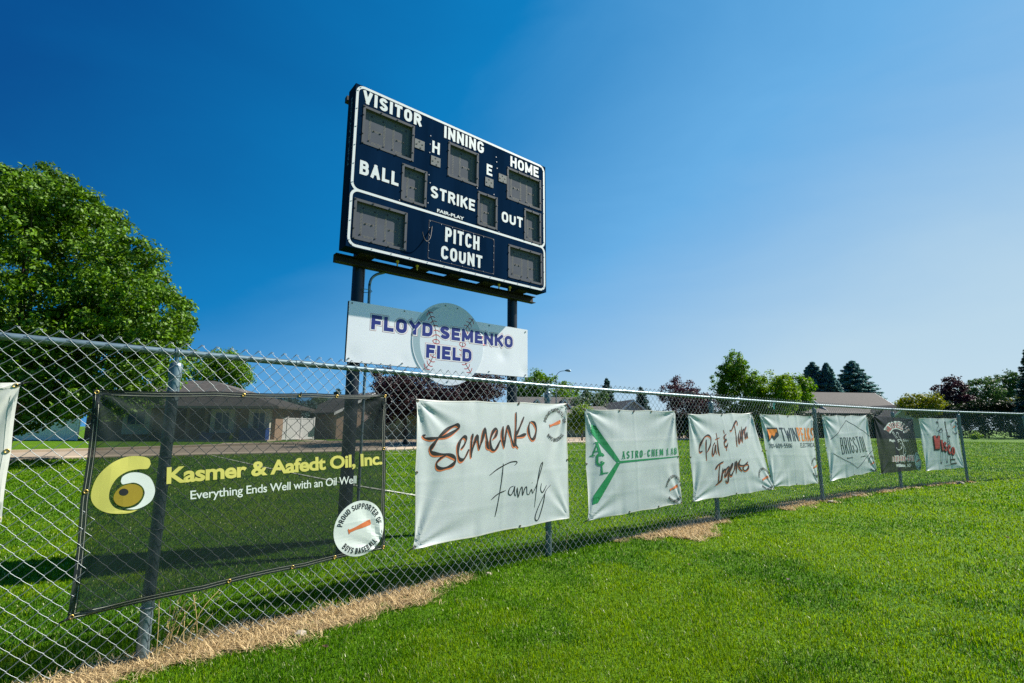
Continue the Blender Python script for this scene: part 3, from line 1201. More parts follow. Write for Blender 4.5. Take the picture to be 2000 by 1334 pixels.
class Banner:
    """printed cloth on the fence: four photo corners laid on the fence plane, then folds"""

    def __init__(self, name, px, seg, label, clothm, folds=1.0, seed=0, bulge=.012, off=.049, br=None, group='sponsor banners tied along the fence'):
        self.px = np.array(px, float)
        self.rk = random.Random(seed)
        self.dark = clothm.name.startswith(('black', 'cream'))
        P = []
        for (x, y), sg in zip(px, seg):
            a, c = FENCE[sg], FENCE[sg + 1]
            d = (c - a) / np.hypot(*(c - a))
            nf = np.array([d[1], -d[0]])
            a = a + nf * off
            q = ray(x, y)
            t = (a @ nf) / (q.x * nf[0] + q.y * nf[1])
            P.append(Vector((q.x * t, q.y * t, CAMH + q.z * t)))
        if br is not None:           # a loose lower corner hanging clear of the fence
            q = ray(*px[2])
            lo, hi = .5, 1.0
            t = (P[2].y / q.y)
            best = min((abs((Vector((q.x * t * u, q.y * t * u, CAMH + q.z * t * u)) - P[3]).length - br), u) for u in np.linspace(.75, 1, 200))
            u = best[1]
            P[2] = Vector((q.x * t * u, q.y * t * u, CAMH + q.z * t * u))
        self.P = P
        d = (P[1] - P[0])
        self.n = Vector((d.y, -d.x, 0)).normalized()
        self.W = ((P[1] - P[0]).length + (P[2] - P[3]).length) / 2
        self.H = ((P[3] - P[0]).length + (P[2] - P[1]).length) / 2
        # photo -> (a, b) homography
        src = self.px
        dst = [(0, 0), (1, 0), (1, 1), (0, 1)]
        A, bb = [], []
        for (x, y), (u, v) in zip(src, dst):
            A += [[x, y, 1, 0, 0, 0, -u * x, -u * y], [0, 0, 0, x, y, 1, -v * x, -v * y]]
            bb += [u, v]
        hm = np.linalg.solve(np.array(A), np.array(bb))
        self.hm = np.r_[hm, 1].reshape(3, 3)
        self.folds, self.bulge = folds, bulge
        self.ph = [self.rk.uniform(0, 6.28) for _ in range(12)]
        self.root = thing(name, (P[3].x, P[3].y, P[3].z), label, 'banner', group)
        nu, nv = 90, 60
        uu, vv = np.meshgrid(np.linspace(0, 1, nu + 1), np.linspace(0, 1, nv + 1))
        V = self.pos(uu.ravel(), vv.ravel(), 0.0)
        idx = np.arange((nu + 1) * (nv + 1)).reshape(nv + 1, nu + 1)
        q = np.stack([idx[:-1, :-1], idx[1:, :-1], idx[1:, 1:], idx[:-1, 1:]], -1).reshape(-1, 4)
        self.cloth = np_mesh('cloth', V, q.ravel(), np.arange(len(q)) * 4, np.full(len(q), 4), clothm, self.root, smooth=True)

    def disp(self, a, b):
        W, H, p = self.W, self.H, self.ph
        d = self.bulge * np.sin(PI * a) * np.sin(PI * b) * (1 + .3 * np.sin(2 * PI * a + p[0]))
        d = d + .0035 * np.sin(5.1 * a * W + 2.0 * b * H + p[1]) * np.sin(4.3 * b * H + p[2]) * self.folds
        for i, (ca, cb) in enumerate(((0, 0), (1, 0), (1, 1), (0, 1))):
            x, y = (a - ca) * W * (1 if ca == 0 else -1), (b - cb) * H * (1 if cb == 0 else -1)
            r_ = np.hypot(x, y) + 1e-6
            th = np.arctan2(y, x)
            amp = self.folds * (.0115 if i != 2 else .0055) * (np.exp(-r_ / .38) * np.minimum(1, r_ / .09))
            d = d + amp * (np.cos(th * (9 + i) + p[3 + i]) + .5 * np.cos(th * 17 + p[7 + i]) + .95)
        for i, cb in enumerate((.30, .57, .80)):   # packing creases
            d = d + self.folds * .0016 * np.exp(-np.abs((b - cb - .01 * np.sin(3 * a + p[i])) * H) / .012)
        for i, ca in enumerate((.26, .5, .76)):
            d = d + self.folds * .0013 * np.exp(-np.abs((a - ca) * W) / .012)
        for i, ga in enumerate((.33, .66)):      # pulls below the grommets
            x = (a - ga) * W
            d = d + self.folds * .006 * np.exp(-(x / .05) ** 2) * (np.exp(-(b * H) / .16) + np.exp(-((1 - b) * H) / .16)) * np.cos(p[i] + 1)
        return d

    def edge(self, a, b):
        # edges draw in slightly between the ties
        W, H = self.W, self.H
        k = .010 * self.folds
        b2 = b + (k / H) * (np.abs(np.sin(3 * PI * a)) * (1 - b) - np.abs(np.sin(3 * PI * a)) * b)
        a2 = a + (k / W) * (np.abs(np.sin(2 * PI * b)) * (1 - a) - np.abs(np.sin(2 * PI * b)) * a)
        return a2, b2

    def pos(self, a, b, off):
        a, b = np.asarray(a, float), np.asarray(b, float)
        dd = self.disp(a, b)
        a, b = self.edge(a, b)
        P = [np.array(p) for p in self.P]
        Q = (P[0][None] * ((1 - a) * (1 - b))[:, None] + P[1][None] * (a * (1 - b))[:, None] + P[2][None] * (a * b)[:, None] + P[3][None] * ((1 - a) * b)[:, None])
        return Q + np.array(self.n)[None] * (dd + off)[:, None]

    def ab(self, pts):
        p = np.c_[np.array(pts, float), np.ones(len(pts))] @ self.hm.T
        return p[:, :2] / p[:, 2:3]

    def put(self, mb, V, F, lift=.0022, lay=.00006):
        """V in (a, b, layer)"""
        V, F = cut(V, F, max(2, int((V[:, 0].max() - V[:, 0].min()) * self.W / .035)), max(2, int((V[:, 1].max() - V[:, 1].min()) * self.H / .035)))
        if not len(F):
            return
        Q = self.pos(V[:, 0], V[:, 1], lift + V[:, 2] * lay)
        # keep faces turned to the reader
        out = []
        n = np.array(self.n)
        for f in F:
            c = np.cross(Q[f[1]] - Q[f[0]], Q[f[2]] - Q[f[0]])
            out.append(f if c @ n > 0 else f[::-1])
        mb.add(Q, out)

    def quad_text(self, mb, VF, quad, lift=.0022):
        """quad: photo points of the cap-top left, cap-top right, baseline right, baseline left"""
        V, F = VF
        q = self.ab(quad)
        a, b = V[:, 0], 1 - V[:, 1]
        Q = q[0][None] * ((1 - a) * (1 - b))[:, None] + q[1][None] * (a * (1 - b))[:, None] + q[2][None] * (a * b)[:, None] + q[3][None] * ((1 - a) * b)[:, None]
        self.put(mb, np.c_[Q, V[:, 2]], F, lift)

    def strokes(self, mb, paths, fn, width, lift=.0022, taper=True, k=5, shift=(0, 0), varw=0.25):
        for i, p in enumerate(paths):
            pts = [fn(*q) for q in p]
            ab = self.ab(pts)
            me = np.c_[ab[:, 0] * self.W + shift[0], ab[:, 1] * self.H + shift[1]]
            sp = smooth_path(me, k)
            n = len(sp)
            hw = [width / 2 * ((1 - varw) + varw * math.sin(3.1 * j / 6 + i)) * (min(1, .45 + 3.0 * min(j, n - 1 - j) / n) if taper else 1) for j in range(n)]
            V, F = ribbon(sp, hw, i)
            V = V.copy()
            V[:, 0] /= self.W
            V[:, 1] /= self.H
            self.put(mb, V, F, lift)

    def polygon(self, mb, pts, lift=.0022, lay=0.0):
        ab = self.ab(pts)
        V, F = poly_fill([tuple(p) for p in ab], lay)
        self.put(mb, V, F, lift)

    def emblem(self, cpx, radius, white=False, low=False):
        c = self.ab([cpx])[0]
        cx, cy = c[0] * self.W, c[1] * self.H
        mb = MB()
        if white:
            mb.cur = 2
            pts = [((cx + radius * math.cos(2 * PI * i / 48)) / self.W, (cy + radius * math.sin(2 * PI * i / 48)) / self.H) for i in range(48)]
            V, F = poly_fill(pts)
            self.put(mb, V, F, .0022)
        mb.cur = 0
        hgt = radius * .205

        def ring(txt, a0, a1, rad, top):
            ws = [.45 if ch == ' ' else GL[ch][0] * .55 + .38 for ch in txt]
            tot = sum(ws)
            ac = 0.0
            for ch, w in zip(txt, ws):
                mid = (ac + w / 2) / tot
                ac += w
                if ch == ' ':
                    continue
                ang = R(a0 + (a1 - a0) * mid)
                cw = abs(R(a1 - a0)) * rad * w / tot * .80
                V, F = stroke_text(ch, max(cw, hgt * .22) if GL[ch][0] > 0 else hgt * .19, hgt, hgt * .165)
                wdt = max(cw, hgt * .22) if GL[ch][0] > 0 else hgt * .22
                V = V.copy()
                x = (V[:, 0] - .5) * wdt
                y = (V[:, 1] - .5) * hgt
                ux, uy = (math.cos(ang), math.sin(ang))
                if top:
                    X_ = cx + ux * (rad + y) + uy * x
                    Y_ = cy - (uy * (rad + y) - ux * x)
                else:
                    X_ = cx + ux * (rad - y) - uy * x
                    Y_ = cy - (uy * (rad - y) + ux * x)
                self.put(mb, np.c_[X_ / self.W, Y_ / self.H, V[:, 2]], F, .0032)
        ring('PROUD SUPPORTER OF', 168, 4, radius * .80, True)
        ring('BOYS BASEBALL', 218, 322, radius * .80, False)
        # the ball bat at the centre
        mb.cur = 1
        ang = R(14)
        prof = [(-.46, .085), (-.43, .10), (-.40, .055), (-.15, .055), (.10, .085), (.42, .105), (.46, .08)]
        up = [(t, w) for t, w in prof] + [(t, -w) for t, w in prof[::-1]]
        pts = [((cx + radius * (t * math.cos(ang) - w * math.sin(ang))) / self.W, (cy - radius * (t * math.sin(ang) + w * math.cos(ang)) - radius * .06) / self.H) for t, w in up]
        V, F = poly_fill(pts)
        self.put(mb, V, F, .0034)
        return mb.build('round_emblem', [INK, ORANGE, PALE], self.root)

    def hem(self, matr, w=.028):
        mb = MB()
        wa, wb = w / self.W, w / self.H
        for q in (((0, 0), (1, 0), (1, wb), (0, wb)), ((0, 1 - wb), (1, 1 - wb), (1, 1), (0, 1)), ((0, wb), (wa, wb), (wa, 1 - wb), (0, 1 - wb)), ((1 - wa, wb), (1, wb), (1, 1 - wb), (1 - wa, 1 - wb))):
            self.put(mb, np.array([(x, y, 0) for x, y in q], float), [(0, 1, 2, 3)], .0012)
        return mb.build('hem', matr, self.root)

    def grommets(self, ties, spots=None, tie_mat=None, r0=.0095):
        spots = spots or [(0, 0), (.5, 0), (1, 0), (1, .5), (1, 1), (.5, 1), (0, 1), (0, .5)]
        ea, eb = .016 / self.W, .016 / self.H
        for a, b in spots:
            a2, b2 = min(max(a, ea), 1 - ea), min(max(b, eb), 1 - eb)
            p = Vector(self.pos([a2], [b2], .003)[0])
            mb = MB()
            mb.torus(p, self.n, r0, .0032, 14, 6)
            g = mb.build('grommet', GROM if tie_mat is None and self.dark else DULL, self.root)
            if (a, b) in ties:
                d = (self.P[1] - self.P[0]).normalized()
                sx = -1 if a == 0 else (1 if a == 1 else .25)
                sz = 1 if b == 0 else (-1 if b == 1 else 0)
                e = p + d * .045 * sx + Vector((0, 0, .02 * sz)) - self.n * .012
                mb = MB()
                mb.tube([p - self.n * .004, p + self.n * .010 + (e - p) * .25, p + self.n * .006 + (e - p) * .6, e], .0042, 6)
                mb.tube([p + (e - p) * .5 + self.n * .012, p + (e - p) * .55 + self.n * .004], .0062, 6)
                mb.tube([p + (e - p) * .7 + self.n * .008, e + (e - p) * .45 + Vector((0, 0, -.004)) + self.n * .012], .0026, 5)
                mb.build('cable_tie', tie_mat or BLACK, self.root)


VINYL = cloth_mat('white_banner_cloth', (.71, .76, .75), .22, .06)
VINYL2 = cloth_mat('cream_banner_cloth', (.62, .64, .58), .25, .03)
MESHB = cloth_mat('black_mesh_cloth', (.004, .014, .014), .1, .33, .6)
MESHHEM = cloth_mat('black_hem_webbing', (.014, .022, .027), .1, .18, .6)
NAVYB = cloth_mat('navy_banner_cloth', (.005, .012, .023), .12, .10, .6)
HEMW = cloth_mat('white_hem', (.74, .74, .67), .15, .0)
THREAD = mat('pale_thread', (.45, .46, .36), .8)
WTIE = mat('white_tie', (.7, .7, .7), .5)

# left edge banner, only its right end is in the frame
Bn = Banner('banner', [(-560, 738), (40, 747), (3, 1020), (-640, 1075)], (1, 1, 1, 1), 'weathered blank cream banner cut by the left edge of the photo', VINYL2, .5, 1)
Bn.hem(HEMW)
Bn.grommets({(1, 0)})

# black mesh banner of the oil company
Bn = Banner('banner', [(182, 760), (755, 770), (752, 1072), (130, 1213)], (2, 2, 2, 2), 'see-through black mesh banner with yellow Kasmer & Aafedt Oil lettering', MESHB, .8, 2, bulge=.006)
Bn.hem(MESHHEM, .034)
mb = MB()
for k_ in (.012, .028):
    ka, kb = k_ / Bn.W, k_ / Bn.H
    for p in ([(ka, kb), (1 - ka, kb)], [(1 - ka, kb), (1 - ka, 1 - kb)], [(1 - ka, 1 - kb), (ka, 1 - kb)], [(ka, 1 - kb), (ka, kb)]):
        V, F = ribbon([(p[0][0] * Bn.W, p[0][1] * Bn.H), (p[1][0] * Bn.W, p[1][1] * Bn.H)], .0008)
        V[:, 0] /= Bn.W
        V[:, 1] /= Bn.H
        Bn.put(mb, V, F, .002)
mb.build('stitching', THREAD, Bn.root)
mb = MB()
Bn.quad_text(mb, font_norm('Kasmer & Aafedt Oil, Inc.', .032, .95), [(325, 909), (747, 881), (747, 906), (325, 944)])
mb.build('lettering', YELLOW, Bn.root)
mb = MB()
Bn.quad_text(mb, font_norm('Everything Ends Well with an Oil Well', .008, .95), [(372, 956), (696, 927), (696, 943), (372, 974)])
mb.build('lettering', PALE, Bn.root)
z3 = lambda x, y: (100 + x * .3823, 730 + y * .3823)
mb = MB()
mb.cur = 0
o1 = [(505, 455), (492, 427), (440, 415), (380, 420), (310, 448), (250, 498), (215, 555), (202, 620), (218, 668), (262, 700), (325, 712), (400, 708), (440, 692)]
o2 = [(440, 692), (385, 697), (325, 682), (297, 640), (300, 585), (330, 532), (380, 497), (440, 483), (488, 480), (505, 455)]
Bn.polygon(mb, [z3(*p) for p in smooth_path(o1, 5)[:-1] + smooth_path(o2, 5)[:-1]])
mb.cur = 1
o1 = [(352, 545), (362, 520), (402, 501), (455, 502), (502, 525), (526, 568), (530, 605), (512, 645), (475, 673), (430, 689), (380, 688)]
o2 = [(380, 688), (430, 674), (462, 645), (478, 605), (462, 570), (425, 552), (388, 556), (362, 560), (352, 545)]
Bn.polygon(mb, [z3(*p) for p in smooth_path(o1, 5)[:-1] + smooth_path(o2, 5)[:-1]])
mb.cur = 2
oo = [(393 + 75 * math.cos(t) + 6 * math.sin(t), 617 - 58 * math.sin(t) - 8 * math.cos(t)) for t in np.linspace(0, 2 * PI, 41)[:-1]]
Bn.polygon(mb, [z3(*p) for p in oo], .003)
mb.cur = 3
oo = [(370 + 24 * math.cos(t), 600 - 18 * math.sin(t)) for t in np.linspace(0, 2 * PI, 25)[:-1]]
Bn.polygon(mb, [z3(*p) for p in oo], .0036)
mb.build('oil_drop_logo', [YELLOW, PALE, GOLD, INK], Bn.root)
Bn.emblem((703, 1032), .208, white=True)
Bn.grommets({(0, 1), (.5, 1), (.62, 0)}, [(0, 0), (.42, 0), (.62, 0), (.77, 0), (1, 0), (1, .36), (1, 1), (.78, 1), (.62, 1), (.41, 1), (0, 1), (0, .46)])

# Semenko family
z5 = lambda x, y: (820 + x * .12, 780 + y * .12)
z4 = lambda x, y: (780 + x * .27, 740 + y * .27)
SEM = [[(70, 575), (30, 590), (60, 625), (150, 632), (250, 618), (380, 590), (520, 520), (605, 450), (590, 405), (540, 408), (430, 470), (320, 560), (230, 670), (160, 780), (150, 830), (190, 870), (300, 888), (430, 892), (520, 930), (545, 985), (510, 1050), (420, 1100), (320, 1122), (260, 1090), (255, 1020), (310, 950), (400, 900)],
       [(640, 800), (700, 720), (725, 640), (700, 600), (650, 630), (600, 730), (585, 860), (610, 960), (660, 980), (710, 930), (770, 810)],
       [(835, 555), (812, 700), (805, 945)], [(808, 900), (850, 740), (905, 600), (920, 700), (940, 815)], [(940, 815), (990, 640), (1035, 480), (1060, 620), (1075, 760), (1105, 808)],
       [(1160, 640), (1210, 580), (1235, 500), (1210, 470), (1160, 530), (1120, 660), (1130, 780), (1180, 825), (1230, 770), (1285, 650)],
       [(1335, 425), (1318, 600), (1340, 785)], [(1340, 780), (1368, 600), (1410, 425), (1440, 520), (1470, 650), (1500, 740), (1535, 745)],
       [(1555, 200), (1545, 400), (1530, 620), (1530, 720), (1572, 788)], [(1680, 280), (1605, 450), (1535, 590)], [(1540, 605), (1620, 590), (1710, 562)],
       [(1775, 355), (1750, 470), (1770, 600), (1805, 645), (1850, 600), (1880, 480), (1850, 380), (1790, 352)]]
FAM = [[(638, 698), (700, 650), (780, 605), (825, 596), (836, 605), (818, 625)], [(738, 610), (725, 740), (700, 920), (685, 1003)], [(652, 876), (700, 835), (758, 808)],
       [(815, 775), (788, 790), (778, 830), (798, 842), (815, 810), (823, 780), (822, 830), (830, 850)],
       [(832, 850), (842, 790), (850, 855), (868, 790), (878, 788), (882, 840), (897, 792), (910, 782), (915, 830), (930, 836)],
       [(930, 836), (945, 800), (955, 830)], [(949, 748), (952, 754)], [(957, 828), (985, 760), (1018, 640), (1022, 603), (1005, 640), (985, 780), (972, 932)],
       [(1020, 755), (1014, 800), (1030, 822), (1060, 770)], [(1090, 768), (1050, 820), (1036, 900), (1005, 1010), (985, 1028), (978, 1000), (1000, 930), (1042, 835)]]
Bn = Banner('banner', [(812, 779), (1106, 788), (1112, 1012), (806, 1073)], (2, 3, 3, 2), 'white banner with brushed Semenko Family script in black and orange', VINYL, 1.0, 3, bulge=.03)
# a fence bend lies behind this banner: keep it flat between its corners
mb = MB()
Bn.strokes(mb, SEM, z5, .042, .0012, shift=(-.007, .011))
mb.build('lettering_shadow', ORANGE, Bn.root)
mb = MB()
Bn.strokes(mb, SEM, z5, .034, .0020)
Bn.strokes(mb, FAM, z4, .0125, .0016, varw=.1)
mb.build('lettering', INK, Bn.root)
Bn.emblem((1083, 829), .205)
Bn.hem(HEMW, .012)
Bn.grommets({(0, 0), (1, 0), (0, 1), (.62, 0)}, [(0, 0), (.62, 0), (1, 0), (1, .5), (.62, 1), (0, 1), (0, .5)])

# Astro-Chem Lab
z = lambda x, y: (1120 + x * .2, 780 + y * .2)
Bn = Banner('banner', [(1140, 798), (1318, 802), (1332, 984), (1147, 1018)], (3, 3, 3, 3), 'white banner with a green three-armed mark and ASTRO-CHEM LAB', VINYL, 1.15, 4, bulge=.02)
mb = MB()
Bn.polygon(mb, [z(*p) for p in [(142, 236), (207, 249), (446, 598), (410, 607), (155, 318)]])
Bn.polygon(mb, [z(*p) for p in [(411, 608), (446, 618), (237, 1013), (172, 1028), (182, 940)]], lay=1)
Bn.polygon(mb, [z(*p) for p in [(430, 596), (1015, 549), (1015, 557), (440, 617)]], lay=2)
mb.build('green_mark', GREEN, Bn.root)
mb = MB()
Bn.quad_text(mb, stroke_text('ASTRO-CHEM LAB', 1.2, .17, .020, gap=.032, serif=.008, thin=.010), [z(462, 502), z(1004, 466), z(1004, 527), z(462, 576)])
mb.build('lettering', GREEN, Bn.root)
for ch, qd in (('A', [(172, 412), (265, 402), (268, 545), (168, 552)]), ('C', [(213, 512), (293, 512), (297, 640), (213, 650)]), ('L', [(258, 596), (298, 592), (330, 722), (255, 730)])):
    mb = MB()
    Bn.quad_text(mb, stroke_text(ch, .2, .3, .05, serif=.022, thin=.024), [z(*p) for p in qd], .003)
    mb.build('lettering', GREEN, Bn.root)
Bn.emblem(z(982, 873), .205)
Bn.hem(HEMW, .012)
Bn.grommets({(0, 0), (.5, 0), (0, 1)}, [(0, 0), (.35, 0), (.5, 0), (.7, 0), (1, 0), (1, .5), (1, 1), (.72, 1), (.4, 1), (0, 1), (0, .5)])

# Pat & Tana Irgens
z = lambda x, y: (1340 + x * .11245, 800 + y * .11245)
PAT = [[(255, 625), (215, 640), (205, 590), (230, 490), (280, 400), (340, 372), (385, 410), (385, 500), (350, 590), (325, 640)], [(310, 440), (308, 580), (322, 785)],
       [(455, 490), (425, 540), (415, 640), (425, 700), (450, 650), (468, 540), (470, 600), (485, 675)], [(487, 340), (500, 470), (515, 620), (540, 705)], [(462, 442), (535, 410)],
       [(655, 350), (618, 390), (622, 430), (650, 440), (617, 480), (627, 550), (660, 545), (682, 488)], [(605, 290), (622, 345)], [(650, 555), (655, 618)],
       [(715, 295), (745, 300), (800, 210), (840, 165), (858, 190), (850, 228)], [(800, 215), (822, 350), (835, 555)],
       [(905, 290), (872, 370), (865, 460), (875, 502), (900, 420), (914, 318), (912, 400), (922, 475)],
       [(935, 240), (935, 350), (930, 492)], [(935, 400), (960, 300), (985, 290), (985, 400)], [(1020, 240), (985, 300), (975, 380), (990, 410), (1018, 330), (1020, 395), (1032, 412)],
       [(470, 945), (520, 860), (602, 813)], [(545, 850), (532, 1000), (532, 1200)], [(485, 1265), (560, 1180), (592, 1100)],
       [(595, 925), (587, 1050), (575, 1160)], [(588, 1040), (620, 965), (655, 960)], [(700, 895), (650, 960), (630, 1085), (660, 1060), (702, 920), (698, 1050), (698, 1195), (672, 1210), (655, 1160)],
       [(715, 1000), (760, 880), (755, 850), (722, 950), (722, 1060), (750, 1072), (782, 980)], [(797, 815), (787, 1000)], [(790, 985), (820, 815), (825, 920), (832, 1038)],
       [(892, 768), (866, 825), (880, 880), (960, 880), (1022, 820)], [(840, 830), (870, 920), (930, 995)], [(960, 880), (940, 940), (975, 985), (1030, 940), (1037, 890), (1000, 862), (950, 892)]]
Bn = Banner('banner', [(1341, 808), (1466, 806), (1512, 956), (1352, 980)], (3, 4, 4, 3), 'white banner with Pat & Tana Irgens script, its lower right corner swung out', VINYL, 1.3, 5, bulge=.02, br=2.12)
mb = MB()
Bn.strokes(mb, PAT, z, .042, .0012, shift=(-.006, .010))
mb.build('lettering_shadow', ORANGE, Bn.root)
mb = MB()
Bn.strokes(mb, PAT, z, .032, .0020)
mb.build('lettering', INK, Bn.root)
Bn.emblem((1493, 931), .205)
Bn.hem(HEMW, .012)
Bn.grommets({(0, 0), (.5, 0), (1, 0), (0, 1)})

# Twin Peaks Electrical
z = lambda x, y: (1475 + x * .11245, 800 + y * .11245)
Bn = Banner('banner', [(1482, 808), (1586, 812), (1599, 945), (1508, 952)], (4, 4, 4, 4), 'white banner with an orange mountain badge and TWINPEAKS ELECTRICAL', VINYL, 1.3, 6, bulge=.02)
mb = MB()
mb.cur = 0
Bn.polygon(mb, [z(*p) for p in [(165, 330), (352, 330), (390, 480), (320, 572), (283, 520), (218, 592)]])
mb.cur = 1
Bn.polygon(mb, [z(*p) for p in [(190, 366), (345, 356), (360, 432), (340, 408), (310, 508), (272, 460), (230, 562)]], .0034)
mb.build('mountain_badge', [SLATE, TWINORANGE], Bn.root)
for t, qd, m_, th in (('TWIN', [(385, 336), (676, 332), (728, 584), (445, 588)], SLATE, .042), ('PEAKS', [(686, 332), (1000, 336), (1024, 582), (742, 586)], TWINORANGE, .042),
                      ('701-609-5506', [(222, 632), (596, 622), (604, 700), (240, 712)], SLATE, .014), ('ELECTRICAL', [(752, 616), (1045, 612), (1052, 684), (762, 696)], SLATE, .012)):
    mb = MB()
    w_, h_ = (.75, .34) if th > .02 else (.75, .105)
    Bn.quad_text(mb, stroke_text(t, w_, h_, th, gap=th * .8), [z(*p) for p in qd])
    mb.build('lettering', m_, Bn.root)
Bn.emblem(z(1045, 1035), .205)
Bn.hem(HEMW, .012)
Bn.grommets({(0, 0), (.5, 0), (1, 0)})

# Brigstol
z = lambda x, y: (1590 + x * .11245, 800 + y * .11245)
Bn = Banner('banner', [(1604, 811), (1690, 811), (1712, 921), (1620, 940)], (5, 5, 5, 5), 'white banner with a thin hexagon outline round tall narrow BRIGSTOL letters', VINYL, 1.6, 7, bulge=.035)
mb = MB()
Bn.strokes(mb, [[(270, 495), (400, 370)], [(400, 370), (550, 170)], [(550, 170), (830, 345)], [(830, 345), (950, 440)], [(310, 740), (620, 910)], [(620, 910), (755, 1010)], [(755, 1010), (1015, 672)], [(555, 825), (655, 812)], [(795, 800), (882, 790)]], z, .012, taper=False, varw=0)
Bn.strokes(mb, [[(553, 818), (575, 830)], [(865, 783), (885, 798)]], z, .022, taper=False, varw=0)
mb.build('line_drawing', INK, Bn.root)
mb = MB()
Bn.quad_text(mb, stroke_text('BRIGSTOL', 1.0, .56, .024, gap=.04, serif=.012), [z(*p) for p in [(422, 462), (838, 438), (918, 705), (472, 752)]])
mb.build('lettering', INK, Bn.root)
Bn.emblem(z(1010, 935), .205)
Bn.hem(HEMW, .012)
Bn.grommets({(0, 0), (.5, 0), (1, 0), (1, 1)})

# Mitchell's
z = lambda x, y: (1700 + x * .10496, 800 + y * .10496)
Bn = Banner('banner', [(1704, 812), (1782, 817), (1798, 918), (1720, 926)], (5, 5, 5, 5), "dark navy banner with MITCHELL'S arched in red above a phone number", NAVYB, 1.3, 8, bulge=.02)


def arch(txt, fn, P, hgt, th, mb, lift, grow=0):
    n = len(txt)
    Pm = np.array(smooth_path(P, 8))
    L = np.r_[0, np.cumsum(np.hypot(*np.diff(Pm, axis=0).T))]
    step = L[-1] / n
    for i, ch in enumerate(txt):
        s = (i + .5) * step
        x, y = np.interp(s, L, Pm[:, 0]), np.interp(s, L, Pm[:, 1])
        x2, y2 = np.interp(min(s + 8, L[-1]), L, Pm[:, 0]), np.interp(min(s + 8, L[-1]), L, Pm[:, 1])
        x1, y1 = np.interp(max(s - 8, 0), L, Pm[:, 0]), np.interp(max(s - 8, 0), L, Pm[:, 1])
        d = np.array([x2 - x1, y2 - y1])
        d /= np.hypot(*d)
        nrm = np.array([d[1], -d[0]])
        hw = step * .40 if ch != "'" else step * .1
        q = [np.array([x, y]) - d * hw + nrm * hgt / 2, np.array([x, y]) + d * hw + nrm * hgt / 2, np.array([x, y]) + d * hw - nrm * hgt / 2, np.array([x, y]) - d * hw - nrm * hgt / 2]
        Bn.quad_text(mb, stroke_text(ch, .12, .22, th, grow=grow), [fn(*p) for p in q], lift)


AP = [(296, 400), (350, 325), (425, 285), (500, 282), (580, 315), (640, 360), (672, 410)]
mb = MB()
arch("MITCHELL'S", z, AP, 125, .045, mb, .002, .020)
Bn.quad_text(mb, stroke_text('(701)609-0233', .9, .20, .040, gap=.02, grow=.013), [z(*p) for p in [(385, 862), (800, 852), (800, 962), (395, 985)]], .002)
Bn.quad_text(mb, font_norm('Magic', .03), [z(*p) for p in [(335, 540), (445, 545), (447, 592), (338, 590)]], .002)
Bn.quad_text(mb, font_norm('Colors', .03), [z(*p) for p in [(588, 540), (688, 545), (690, 592), (590, 590)]], .002)
Bn.quad_text(mb, font_norm('Williston, ND', .05), [z(*p) for p in [(468, 1012), (752, 1000), (748, 1068), (474, 1078)]], .002)
mb.build('lettering_outline', PALE, Bn.root)
mb = MB()
arch("MITCHELL'S", z, AP, 105, .028, mb, .005)
Bn.quad_text(mb, stroke_text('(701)609-0233', .9, .20, .024, gap=.038), [z(*p) for p in [(388, 866), (797, 856), (797, 958), (398, 980)]], .005)
mb.build('lettering', PINKRED, Bn.root)
mb = MB()
Bn.strokes(mb, [[(520 + 62 * math.cos(t), 650 + 100 * math.sin(t)) for t in np.linspace(-2.2, 2.6, 14)], [(390, 405), (430, 470), (470, 530)], [(410, 400), (450, 465), (490, 520)], [(470, 470), (475, 420), (500, 430), (520, 500)], [(520, 500), (545, 530), (600, 650)],
                [(560, 560), (610, 690), (605, 820), (645, 820), (640, 720), (600, 650)], [(500, 560), (520, 590), (490, 600)], [(540, 620), (560, 640)], [(555, 690), (575, 705)]], z, .020, .002, taper=False)
mb.build('line_drawing', PALE, Bn.root)
Bn.emblem(z(880, 965), .215, white=True)
Bn.grommets({(0, 0), (1, 0), (0, 1)}, tie_mat=WTIE)

# Wisco
z = lambda x, y: (1785 + x * .09373, 805 + y * .09373)
Bn = Banner('banner', [(1792, 816), (1867, 817), (1883, 914), (1808, 920)], (6, 6, 6, 6), 'white banner with WISCO in falling red letters over an oil derrick drawing', VINYL, 1.2, 9, bulge=.015)
LT = [('W', [(392, 490), (520, 490), (545, 760), (405, 770)]), ('I', [(540, 575), (575, 580), (602, 800), (570, 795)]), ('S', [(600, 612), (655, 622), (678, 822), (615, 812)]), ('C', [(680, 672), (745, 690), (765, 875), (700, 860)]), ('O', [(760, 722), (835, 735), (845, 885), (775, 892)])]
mb = MB()
for ch, qd in LT:
    Bn.quad_text(mb, stroke_text(ch, .17, .38, .060, grow=.018), [z(x - 12, y + 22) for x, y in qd], .002)
    Bn.quad_text(mb, stroke_text(ch, .17, .38, .060, grow=.010), [z(*p) for p in qd], .0035)
mb.build('lettering_shadow', INK, Bn.root)
mb = MB()
for ch, qd in LT:
    Bn.quad_text(mb, stroke_text(ch, .17, .38, .060), [z(*p) for p in qd], .0065)
mb.build('lettering', RED, Bn.root)
mb = MB()
lat = []
for k_ in range(8):
    t0, t1 = k_ / 8, (k_ + 1) / 8
    f0, f1 = (645 + 65 * t0, 265 + 420 * t0), (645 + 65 * t1, 265 + 420 * t1)
    w0, w1 = 8 + 26 * t0, 8 + 26 * t1
    lat += [[(f0[0] - w0, f0[1]), (f1[0] + w1, f1[1])], [(f0[0] + w0, f0[1]), (f1[0] - w1, f1[1])]]
lat += [[(632, 195), (640, 270), (742, 690)], [(648, 200), (655, 265), (678, 690)], [(625, 195), (655, 210)], [(678, 500), (740, 495)], [(678, 520), (742, 515)]]
